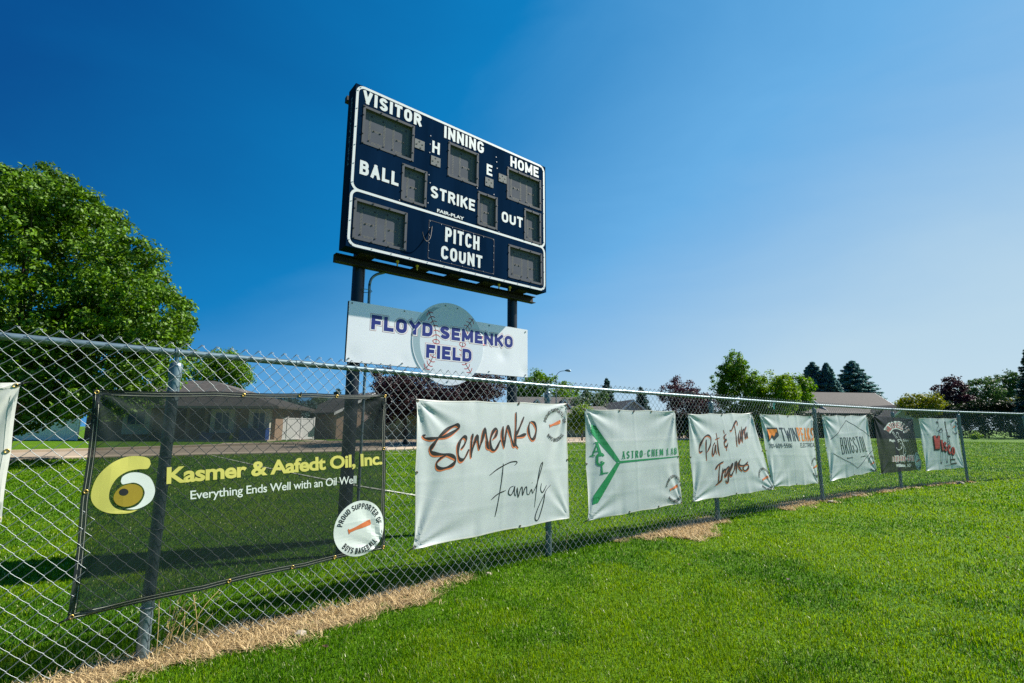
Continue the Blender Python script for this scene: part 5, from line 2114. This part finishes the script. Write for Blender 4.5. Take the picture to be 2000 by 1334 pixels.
def vinyl(pa, pb, Y, h, label, posts=4, Yb=None):
    a = dpx(pa, 840, Y)
    c = dpx(pb, 840, Yb or Y)
    z0 = float(terrain(a.x, a.y))
    t = thing('vinyl_fence', (a.x, a.y, z0), label, 'fence')
    d = Vector((c.x - a.x, c.y - a.y, 0))
    L = d.length
    M_ = Matrix.Translation((a.x, a.y, z0)) @ Matrix.Rotation(math.atan2(d.y, d.x), 4, 'Z')
    mb = MB()
    k = 0.0
    while k < L - .05:
        mb.box((k + .004, -.02, .08), (min(k + .17, L), .02, h - .08), M_)
        k += .175
    mb.build('boards', TRIM, t)
    for z_ in (.05, h - .085):
        mb = MB()
        mb.box((0, -.045, z_), (L, .045, z_ + .09), M_)
        mb.build('rail', TRIM, t)
    for i in range(posts):
        mb = MB()
        x = L * i / (posts - 1)
        mb.box((x - .065, -.065, 0), (x + .065, .065, h + .08), M_)
        mb.prism([(x - .08, -.08), (x + .08, -.08), (x + .08, .08), (x - .08, .08)], h + .081, h + .12, M_)
        mb.build('post', TRIM, t)
    return t


vinyl(-60, 152, 36.5, 2.0, 'white vinyl fence under the big leafy tree at the left', 5, 37.4)
vinyl(531, 612, 38.9, 1.75, 'white vinyl fence between the two brick houses', 4, 43.2)

# second house: brown gabled house with its side wall to the left
p = dpx(655, 858, 44)
H = House('brown house with white soffit gable beside the dark scoreboard post', p.x, p.y, R(45))
H.box('wall', (0, 0, 0), (7.0, 6.4, 2.4), BRICK)
H.gable(0, 7.0, 0, 6.4, 2.4, 4.1, ROOF, SIDING, .5)
H.window(3.6, 5.3, .95, 2.05, -.003, TRIM)
H.box('shutter', (2.45, -.05, .9), (3.35, -.004, 2.1), mat('pale_pink_panel', (.42, .32, .29), .7))

# cream house behind the purple tree
p = dpx(752, 858, 46)
H = House('cream and brick house with white porch columns under the purple tree', p.x, p.y, R(4))
H.box('wall', (0, 0, 0), (11, 8, 2.7), BEIGE)
H.box('brick_base', (-.03, -.06, 0), (1.9, -.004, .95), BRICKL)
H.hip(-.3, 11.3, -1.6, 8.2, 2.7, 4.4, ROOFG, over=.4)
for k in (1.95, 2.9):
    H.box('porch_column', (k, -1.3, 0), (k + .14, -1.16, 2.55), TRIM)
H.box('door', (2.35, -.06, .1), (3.25, -.003, 2.1), mat('tan_door', (.34, .25, .15), .6))
H.window(4.0, 5.6, .9, 2.1, -.003, TRIM)
H.window(7.2, 9.0, .9, 2.1, -.003, TRIM)

# distant row with two small white gables
p = dpx(1000, 852, 62)
H = House('grey roofed house with two small white trimmed gables above the Semenko banner', p.x, p.y, R(2))
H.box('wall', (0, 0, 0), (8.4, 8, 2.9), BEIGE)
H.gable(0, 8.4, 0, 8, 2.9, 4.9, ROOFG, BEIGE, .4, along='x')
for k in (2.05, 5.35):
    H.gable(k, k + 1.9, -1.2, 3, 3.1, 4.35, ROOFG, BRICKL, .25)
H.window(1.0, 2.6, 1.0, 2.2, -.003, TRIM)
H.window(4.3, 6.0, 1.0, 2.2, -.003, TRIM)

p = dpx(1112, 852, 58)
H = House('tan house with pale blue gable behind the yellow-green shrub', p.x, p.y, R(10))
H.box('wall', (0, 0, 0), (9.2, 8, 2.5), BEIGE)
H.box('brick_base', (-.02, -.05, 0), (3.2, -.004, 1.2), BRICK)
H.gable(0, 5.2, .6, 8, 2.5, 3.6, ROOFG, BEIGE, .4, along='x')
H.gable(5.0, 9.2, -1.4, 8, 2.55, 4.15, ROOFG, mat('pale_blue_siding', (.35, .40, .44), .8), .4)
H.window(6.2, 8.0, 1.0, 2.2, -.003, TRIM)

# big low roof at the right
p = dpx(1552, 850, 62)
H = House('long house with a big brown shingle roof rising behind the right end banners', p.x, p.y, R(8))
H.box('wall', (0, 0, 0), (15.5, 9, 2.95), BEIGE)
H.hip(-.2, 9.5, -.2, 9.2, 3.0, 4.55, ROOF, over=.5, inset=4.2)
H.gable(5.6, 15.6, .2, 9.0, 3.05, 5.8, ROOF, BEIGE, .4, along='x')
H.box('front_wing', (10.2, -3.2, 0), (14.2, -.01, 2.5), BEIGE)
H.gable(10.2, 14.2, -3.2, 1.5, 2.5, 3.85, ROOF, BEIGE, .5)
H.window(2.0, 4.0, 1.0, 2.3, -.003, TRIM)
H.window(6.6, 8.6, 1.0, 2.3, -.003, TRIM)
H.window(11.3, 13.1, 1.0, 2.3, -3.203, TRIM)

# street lamp over the roofs
p = dpx(1087, 850, 60)
lp = thing('street_lamp', (p.x, p.y, .3), 'slim grey street lamp with its arm reaching right above the trees', 'street lamp')
topz = dpx(1087, 733, 60).z
mb = MB()
mb.tube([(p.x, p.y, 0), (p.x, p.y, topz)], [.10, .06], 10)
mb.build('pole', GALV, lp)
e = dpx(1107, 724, 60)
mb = MB()
mb.tube(smooth_path([(p.x, p.y, topz - .05), (p.x + .5, p.y, topz + .45), (e.x, e.y, e.z)], 5), .035, 8)
mb.build('arm', GALV, lp)
mb = MB()
mb.tube([(e.x - .25, e.y, e.z), (e.x, e.y, e.z + .03), (e.x + .35, e.y, e.z), (e.x + .5, e.y, e.z - .04)], [.05, .14, .16, .05], 10)
mb.build('lamp_head', GALV, lp)

# ------------------------------------------------------------------ trees and shrubs
TREES = 'trees and shrubs beyond the street'


def leaf_quads(P, size, up=.35, seed=0, asp=.62, out=None):
    g = np.random.default_rng(seed)
    n = len(P)
    nrm = g.normal(size=(n, 3))
    nrm *= .75
    nrm[:, 2] += up * 1.6
    if out is not None:
        nrm += out * 1.35
    nrm /= np.linalg.norm(nrm, axis=1)[:, None]
    t = g.normal(size=(n, 3))
    t[:, 2] -= .4
    t -= nrm * (t * nrm).sum(1)[:, None]
    t /= np.linalg.norm(t, axis=1)[:, None]
    w = np.cross(nrm, t)
    L = (size * g.uniform(.6, 1.3, n))[:, None]
    V = np.empty((n, 4, 3), np.float32)
    V[:, 0] = P - t * L * .5
    V[:, 1] = P + w * L * asp * .5 + nrm * L * .06
    V[:, 2] = P + t * L * .5
    V[:, 3] = P - w * L * asp * .5 + nrm * L * .06
    return V


def crown_points(lobes, n, seed, clump=.5, shell=.62, sub=40):
    """leaf positions: twig clumps on and in the lobes, with open gaps between the clumps"""
    g = np.random.default_rng(seed)
    vol = np.array([l[3] * l[4] * l[5] for l in lobes]) ** .67
    cnt = g.multinomial(max(1, n // sub), vol / vol.sum())
    C, S = [], []
    for l, c in zip(lobes, cnt):
        d = g.normal(size=(c, 3))
        d /= np.linalg.norm(d, axis=1)[:, None]
        rr_ = shell + (1.02 - shell) * g.random(c) ** .6
        rr_ = np.where(g.random(c) < .06, rr_ + .16 * g.random(c), rr_)
        C.append(np.array(l[:3]) + d * rr_[:, None] * np.array(l[3:6]))
        S.append(np.full(c, (l[3] * l[4] * l[5]) ** .333))
    C, S = np.vstack(C), np.concatenate(S)
    sz = clump * g.uniform(.55, 1.35, len(C))
    d = g.normal(size=(len(C), sub, 3))
    d *= (g.random((len(C), sub, 1)) ** .45) / np.linalg.norm(d, axis=2)[:, :, None]
    d[:, :, 2] *= .72
    P = C[:, None] + d * sz[:, None, None]
    return P.reshape(-1, 3), (d / np.maximum(1e-6, np.linalg.norm(d, axis=2))[:, :, None]).reshape(-1, 3)


def tree(name, label, base, lobes, n, leaf, m, trunk_r=.2, clump=.5, seed=0, cat='tree', group=TREES, shell=.62, up=.35, sub=40, limbs=9, barkm=None, trunk_h=None):
    P, C = crown_points(lobes, n, seed, clump, shell, sub)
    k = P[:, 2] > base[2] + .05
    t = thing(name, tuple(base), label, cat, group)
    quads_mesh('crown', leaf_quads(P[k], leaf, up, seed + 1, out=C[k]), m, t)
    bark = barkm or mat('bark', (.075, .055, .04), .9, noise=.5, nscale=6, bump=.5)
    mb = MB()
    g = random.Random(seed)
    b_ = Vector(base)
    L0 = np.array(lobes)
    cz = Vector((float((L0[:, 0] * L0[:, 3]).sum() / L0[:, 3].sum()), float((L0[:, 1] * L0[:, 3]).sum() / L0[:, 3].sum()), float(L0[:, 2].mean())))
    low = min(l[2] - l[5] for l in lobes)
    th_ = trunk_h or max(.6, (low - base[2]) * .9 + .4)
    fork = Vector((b_.x * .85 + cz.x * .15, b_.y * .85 + cz.y * .15, b_.z + th_))
    mb.tube([b_ - Vector((0, 0, .2)), b_ + Vector((0, 0, .15)), (b_ + fork) / 2 + Vector((g.uniform(-.1, .1), g.uniform(-.1, .1), 0)), fork], [trunk_r * 1.35, trunk_r * 1.1, trunk_r, trunk_r * .9], 10)
    for i in range(limbs):
        l = lobes[i % len(lobes)]
        e = Vector(l[:3]) + Vector((g.uniform(-.6, .6) * l[3], g.uniform(-.6, .6) * l[4], g.uniform(-.3, .6) * l[5]))
        mid = fork.lerp(e, .5) + Vector((0, 0, .12 * (e - fork).length)) * g.uniform(.3, 1)
        path = smooth_path([tuple(fork - Vector((0, 0, .1))), tuple(fork.lerp(mid, .6)), tuple(mid), tuple(e)], 3)
        n_ = len(path)
        mb.tube(path, [max(.012, trunk_r * .55 * (1 - j / n_) ** 1.2) for j in range(n_)], 6, caps=False)
    mb.build('trunk', bark, t)
    return t


def lobes_for(px, py, rx, ry, Y, k, seed, spread=.62, r0=.5, depth=None):
    """k lobes filling the ellipse px,py,rx,ry of the photo at distance Y"""
    g = random.Random(seed)
    c = dpx(px, py, Y)
    sx = rx / FPX * Y
    sz = ry / FPX * Y
    sy = depth or sx
    out = [(c.x, c.y, c.z, sx * .72, sy * .72, sz * .74)]
    for i in range(k):
        th = 2 * PI * (i + g.random() * .6) / k
        ph = g.uniform(-.9, .95)
        cr = math.sqrt(max(0, 1 - ph * ph))
        q = r0 * g.uniform(.7, 1.15)
        out.append((c.x + sx * spread * cr * math.cos(th), c.y + sy * spread * cr * math.sin(th), c.z + sz * spread * ph, sx * q, sy * q, sz * q * .9))
    return out


LF_ASH = leaf_mat('ash_leaf', (.012, .048, .0015), (.140, .270, .005), .24)
LF_GREEN = leaf_mat('green_leaf', (.026, .085, .004), (.165, .300, .012), .36)
LF_DULL = leaf_mat('dull_green_leaf', (.020, .058, .014), (.085, .150, .038), .28)
LF_LIME = leaf_mat('lime_leaf', (.070, .140, .004), (.220, .340, .010), .38)
LF_YEL = leaf_mat('yellow_green_leaf', (.080, .100, .005), (.220, .230, .015), .35)
LF_PURP = leaf_mat('purple_leaf', (.014, .006, .010), (.058, .022, .030), .22)
LF_PURP2 = leaf_mat('plum_leaf', (.022, .008, .016), (.085, .030, .042), .25)
LF_SPR = leaf_mat('spruce_needle', (.060, .145, .145), (.22, .38, .37), .3)
LF_SPR2 = leaf_mat('dark_spruce_needle', (.024, .070, .064), (.10, .19, .17), .25)
LF_HEDGE = leaf_mat('hedge_leaf', (.006, .018, .006), (.028, .052, .014), .2)

# the big leafy tree at the left
Yt = 20.5
LB = []
for px, py, rr_ in ((20, 560, 210), (95, 405, 80), (60, 440, 95), (-60, 430, 120), (150, 470, 90), (190, 540, 110), (245, 590, 95), (300, 620, 72), (322, 612, 40), (240, 680, 95), (310, 690, 60), (150, 700, 130), (40, 740, 120), (-80, 700, 160), (120, 768, 60), (210, 762, 50), (-150, 560, 190), (45, 785, 45), (170, 790, 36), (110, 352, 30), (70, 372, 42), (20, 372, 50), (200, 430, 35), (160, 398, 30), (265, 500, 40), (342, 640, 26), (-20, 380, 70), (225, 440, 26), (250, 472, 28), (300, 545, 28), (330, 590, 22), (352, 622, 14), (128, 372, 24), (175, 412, 20), (10, 356, 20), (332, 668, 24), (60, 772, 52), (250, 752, 52), (295, 745, 45), (110, 798, 24), (215, 796, 22), (320, 720, 40), (90, 620, 110), (200, 650, 100)):
    c = dpx(px, py, Yt)
    g_ = random.Random(px * 7 + py)
    q = rr_ / FPX * Yt
    dy = g_.uniform(-.9, .9) * min(3.4, 4.2 - q * .6)
    c = dpx(px, py, Yt + dy)
    q = rr_ / FPX * (Yt + dy)
    q *= .90 if rr_ > 85 else 1.0
    LB.append((c.x, c.y, c.z, q, q * 1.05, q * .92))
b0 = dpx(-5, 895, Yt)
tree('ash_tree', 'big bright green leafy tree filling the left side behind the fence', (b0.x, b0.y, 0), LB, 190000, .15, LF_ASH, .28, .40, 5, shell=.70, sub=70, limbs=22, group=None, trunk_h=2.2)


def ell(name, label, px, py, rx, ry, Y, n, leaf, m, k=7, seed=1, clump=.5, tr=.16, cat='tree', spread=.62, r0=.5, basepx=None, shell=.6, up=.35):
    c = dpx(px, py, Y)
    bx = dpx(basepx or px, py, Y).x
    return tree(name, label, (bx, Y, float(terrain(bx, Y))), lobes_for(px, py, rx, ry, Y, k, seed, spread, r0), n, leaf, m, tr, clump, seed, cat, shell=shell, up=up)


ell('shade_tree', 'round green tree standing behind the brick house roof', 434, 738, 56, 60, 58, 15000, .26, LF_GREEN, seed=3, clump=.62)
ell('shade_tree', 'dull green tree behind the roof between the two brick houses', 628, 800, 40, 26, 70, 6000, .34, LF_DULL, seed=4, clump=.7)
ell('purple_tree', 'dark purple tree with a forked trunk beside the Semenko banner', 778, 775, 70, 56, 35.5, 21000, .15, LF_PURP, k=9, seed=5, clump=.42, tr=.14, basepx=795, r0=.52)
ell('purple_tree', 'dark purple tree under the baseball disc of the field sign', 905, 775, 90, 52, 37.5, 21000, .16, LF_PURP, k=9, seed=6, clump=.45, tr=.14)
ell('cottonwood_tree', 'upright green tree just right of the field sign', 1076, 775, 58, 58, 72, 17000, .33, LF_GREEN, k=12, seed=7, clump=.7, r0=.42, spread=.78)
ell('cottonwood_tree', 'pale grey-green tree low against the right scoreboard post', 1022, 785, 28, 30, 76, 4500, .33, LF_DULL, seed=8, clump=.7)
ell('shade_tree', 'dull green low tree between street lamp and small spruce', 1140, 795, 56, 36, 66, 9000, .3, LF_DULL, seed=9, clump=.7)
ell('round_shrub', 'bright yellow-green shrub left of the Astro-Chem banner top', 1136, 815, 28, 32, 44, 6000, .17, LF_LIME, seed=10, clump=.35, tr=.07, cat='shrub')
ell('plum_tree', 'reddish purple plum tree above the gap between Astro-Chem and Pat banners', 1345, 795, 54, 54, 54, 14000, .2, LF_PURP2, k=9, seed=11, clump=.5, r0=.45, spread=.72)
ell('maple_tree', 'tallest bright green tree right of centre against the pale sky', 1440, 768, 46, 72, 50, 20000, .2, LF_GREEN, k=13, seed=12, clump=.42, r0=.40, spread=.76)
ell('linden_tree', 'yellow-green tree between the tall green tree and the first spruce', 1512, 790, 48, 68, 48, 17000, .19, LF_LIME, k=9, seed=13, clump=.45, r0=.48)
ell('shade_tree', 'small green tree peeping out behind the yellow-green tree', 1556, 768, 30, 48, 58, 9500, .24, LF_GREEN, seed=14, clump=.5)
ell('plum_tree', 'dark purple plum tree at the far right behind the hedge', 1868, 785, 42, 52, 70, 11000, .26, LF_PURP, k=9, seed=15, clump=.62, r0=.5)
ell('ash_tree', 'loose green tree between plum tree and pointed green tree', 1912, 775, 38, 54, 73, 8500, .28, LF_DULL, k=9, seed=16, clump=.65, r0=.42, spread=.75)
ell('ash_tree', 'pointed green tree second from the right edge', 1962, 775, 28, 58, 74, 6500, .28, LF_DULL, k=8, seed=17, clump=.6, r0=.4, spread=.78)
ell('golden_shrub', 'golden yellow-green bush in front of the long brown roof', 1800, 795, 40, 30, 56, 8000, .2, LF_YEL, k=8, seed=18, clump=.45, tr=.08, cat='shrub', r0=.5)
ell('golden_shrub', 'yellow-green bush low at the right edge beside the hedge', 1990, 795, 22, 26, 66, 3500, .24, LF_YEL, seed=19, clump=.5, tr=.08, cat='shrub')
ell('dark_shrub', 'dark evergreen bush in the side yard behind the white fence', 566, 806, 44, 34, 47, 9000, .22, LF_SPR2, seed=20, clump=.5, tr=.1, cat='shrub')


def spruce(label, px, top, Y, halfpx, n, m, seed, tops=1, bottom=852):
    g = np.random.default_rng(seed)
    base = dpx(px, bottom, Y)
    z0 = float(terrain(base.x, Y))
    zt = dpx(px, top, Y).z
    Hh = zt - z0
    Rm = halfpx / FPX * Y
    t = thing('spruce_tree', (base.x, Y, z0), label, 'tree', TREES)
    P, tw = [], []
    lead = [(0, 0, 1.0)] + [((g.random() - .5) * Rm * .9, (g.random() - .5) * Rm * .6, g.uniform(.93, .99)) for _ in range(tops - 1)]
    mb = MB()
    per = n // 26
    lv = int(Hh / .34)
    for li, (ox, oy, hf) in enumerate(lead):
        h0 = .04 if li == 0 else .55
        for i in range(lv):
            f = h0 + (hf - h0) * (i + .5) / lv
            Lr = Rm * (1 if li == 0 else .45) * ((1 - f / hf) ** .72 * (1 if li == 0 else 1.5) * 1.18 + .04)
            nb = max(3, int(5 + 7 * (1 - f)))
            for k in range(nb):
                th = 2 * PI * (k + g.random()) / nb
                L = Lr * g.uniform(.68, 1.12)
                m_ = max(4, int(per * L / Rm * 9 / nb))
                s = np.sort(g.random(m_)) ** .75
                droop = -.30 * s * L + .16 * s * s * L
                wdt = .16 * L * (1 - s * .6) + .05
                x = ox + np.cos(th) * s * L + g.normal(size=m_) * wdt * .6
                y = oy + np.sin(th) * s * L + g.normal(size=m_) * wdt * .6
                z = z0 + Hh * f + droop + g.normal(size=m_) * .05 - np.abs(g.normal(size=m_)) * .10
                P.append(np.c_[base.x + x, Y + y, z])
        mb.tube([(base.x + ox * (0 if li == 0 else .4), Y + oy * .4, z0 if li == 0 else z0 + Hh * .5), (base.x + ox, Y + oy, z0 + Hh * hf + .1)], [.22 if li == 0 else .08, .02], 8)
    P = np.vstack(P)
    quads_mesh('crown', leaf_quads(P, .26 * Y / 60, 1.0, seed, .42), m, t)
    mb.build('trunk', mat('bark', (.075, .055, .04), .9), t)


spruce('blue-green spruce with three leaders right of the yellow-green tree', 1600, 706, 80, 52, 24000, LF_SPR, 31, 3)
spruce('wide dark blue spruce rising over the long brown roof', 1679, 704, 86, 66, 26000, LF_SPR, 32, 1)
spruce('small dark spruce above the fence right of the street lamp', 1188, 738, 80, 26, 6000, LF_SPR2, 33)
spruce('short dark spruce left of the reddish purple plum tree', 1255, 755, 78, 26, 5000, LF_SPR2, 34)
spruce('spruce cut by the right edge of the photo', 2034, 680, 60, 36, 9000, LF_SPR2, 35)
spruce('dark spruce seen through the mesh banner beside the brown house', 655, 758, 66, 30, 6000, LF_SPR2, 36)

# dark hedges under the trees at the right


def hedge(label, pa, pb, Ya, Yb, htop, n, seed, m=LF_HEDGE, name='hedge'):
    a, c = dpx(pa, 850, Ya), dpx(pb, 850, Yb)
    g = np.random.default_rng(seed)
    t = thing(name, (a.x, a.y, float(terrain(a.x, a.y))), label, 'hedge')
    s = g.random(n // 30)
    L = math.hypot(c.x - a.x, c.y - a.y)
    h = htop * (.72 + .45 * vnoise(s * L / 2.2, s * 0, seed))
    zz_ = h * g.random(len(s)) ** .6
    off = g.uniform(-1, 1, len(s)) * 1.1 * np.sqrt(np.clip(1 - (zz_ / h) ** 3, .05, 1))
    d = np.array([c.x - a.x, c.y - a.y]) / L
    C = np.c_[a.x + d[0] * s * L - d[1] * off, a.y + d[1] * s * L + d[0] * off, .3 + zz_]
    P = (C[:, None] + g.normal(size=(len(C), 30, 3)) * .26).reshape(-1, 3)
    P = P[P[:, 2] > .27]
    quads_mesh('foliage', leaf_quads(P, .24, .3, seed), m, t)
    for k in np.linspace(.03, .97, max(5, int(L / 2.5))):
        mb = MB()
        x, y = a.x + d[0] * L * k, a.y + d[1] * L * k
        mb.tube([(x, y, .1), (x + .1, y, htop * .5), (x - .1, y + .1, htop * .8)], [.07, .05, .02], 6)
        mb.build('stem', mat('bark', (.075, .055, .04), .9), t)


hedge('tall dark hedge along the lawn at the far right', 1800, 2080, 68, 60, 4.2, 26000, 41)
hedge('dark hedge below the tall green and yellow-green trees', 1385, 1800, 58, 64, 3.0, 26000, 42)
hedge('dark shrubs under the reddish purple plum tree', 1255, 1395, 52, 54, 2.2, 9000, 43)
t_ = ell('round_shrub', 'small light green bush at the foot of the far right hedge', 1905, 852, 10, 8, 55, 1200, .14, LF_LIME, seed=44, clump=.25, tr=.03, cat='shrub')

# ------------------------------------------------------------------ weeds, dry stalks, stones and leaves at the fence foot


def stalks(label, s, off, n, h, m, seed, name='dry_weed', heads=True):
    g = random.Random(seed)
    x0, y0 = fence_xy(s, off)
    x0, y0 = float(x0), float(y0)
    t = thing(name, (x0, y0, 0), label, 'weed')
    mb = MB()
    hd = MB()
    for i in range(n):
        a = g.uniform(0, 2 * PI)
        l = h * g.uniform(.45, 1.0)
        ln = g.uniform(.05, .55)
        bx, by = x0 + g.uniform(-.09, .09), y0 + g.uniform(-.07, .07)
        P = [(bx, by, 0), (bx + math.cos(a) * ln * l * .35, by + math.sin(a) * ln * l * .35, l * .55), (bx + math.cos(a) * ln * l, by + math.sin(a) * ln * l, l * (1 - .25 * ln))]
        mb.tube(smooth_path(P, 4), .0022, 5, caps=False)
        if heads and i % 2 == 0:
            e = Vector(P[-1])
            for k in range(9):
                q = e - Vector((math.cos(a) * ln, math.sin(a) * ln, 1)).normalized() * (.012 * k)
                u = Vector((g.uniform(-1, 1), g.uniform(-1, 1), g.uniform(-.2, 1))).normalized() * .017
                hd.add([q, q + u * .5 + Vector((.004, 0, 0)), q + u, q + u * .5 - Vector((.004, 0, 0))], [(0, 1, 2, 3)])
    mb.build('stem', m, t)
    if heads:
        hd.build('seed_head', m, t)


STALK = mat('dry_stalk', (.40, .29, .12), .8)
WEED = mat('fresh_weed', (.07, .15, .02), .6)
stalks('tall dry seeding grass stalks beside the nearest fence post', S_P1 + .16, .07, 16, .44, STALK, 1)
stalks('dry bent stalks at the fence foot left of the third post', S_P3 + .55, -.05, 8, .36, STALK, 2)
stalks('dry stalks beside the second fence post', S_P2 + .18, -.05, 7, .40, STALK, 3)
stalks('broad green weed clump at the fence foot under the Semenko banner', S_P2 - .95, -.03, 22, .20, WEED, 4, 'green_weed', False)


def pebble(label, px, py, r_, m, seed, name='stone', cat='stone', flatk=.6):
    p = gpx(px, py)
    g = random.Random(seed)
    bm = bmesh.new()
    bmesh.ops.create_icosphere(bm, subdivisions=2, radius=1)
    for v in bm.verts:
        k = 1 + g.uniform(-.16, .16)
        v.co = Vector((p.x + v.co.x * r_ * k * 1.2, p.y + v.co.y * r_ * k, p.z + r_ * flatk * .7 + v.co.z * r_ * flatk * k))
    me = bpy.data.meshes.new(name)
    bm.to_mesh(me)
    bm.free()
    me.materials.append(m)
    o = bpy.data.objects.new(name, me)
    COL.objects.link(o)
    tag(o, label, cat)


STONE = mat('pale_stone', (.42, .36, .28), .9, noise=.4, nscale=30)
pebble('pale round stone on the dead grass under the black mesh banner', 586, 1243, .034, STONE, 1)
pebble('small pale stone at the fence foot under the Semenko banner', 954, 1123, .024, STONE, 2)
pebble('pale stone at the foot of the fence below the Brigstol banner', 1668, 970, .045, STONE, 3)
pebble('pale stone at the fence foot right of the Twin Peaks post', 1622, 982, .045, STONE, 4)
pebble('pale stone at the fence foot below the derrick banner', 1876, 946, .07, STONE, 5)


def leaf(label, px, py, s, m, seed):
    p = gpx(px, py)
    g = random.Random(seed)
    a = g.uniform(0, 6)
    t = MB()
    prof = [(-.5, 0), (-.3, .22), (0, .32), (.3, .2), (.5, 0), (.3, -.2), (0, -.3), (-.3, -.22)]
    ca, sa = math.cos(a), math.sin(a)
    V = [(p.x + s * (x * ca - y * sa), p.y + s * (x * sa + y * ca), p.z + .030 + s * (.55 * y * y * 4 + .25 * x * x)) for x, y in prof] + [(p.x, p.y, p.z + .028)]
    t.add(V, [(i, (i + 1) % 8, 8) for i in range(8)])
    o = t.build('dry_leaf', m)
    tag(o, label, 'leaf')


DRY = mat('dry_leaf_brown', (.15, .085, .04), .8, noise=.4, nscale=40)
leaf('curled dark brown leaf lying alone in the middle of the right lawn', 1541, 1139, .055, mat('dry_leaf_dark', (.04, .025, .016), .8), 1)
leaf('tan dry leaf on the lawn below the pale round stone', 634, 1274, .05, DRY, 2)
leaf('reddish dry leaf far right on the lawn', 1967, 1055, .08, DRY, 3)
leaf('small tan leaf on the lawn below the Pat and Tana banner', 1346, 1109, .05, DRY, 4)
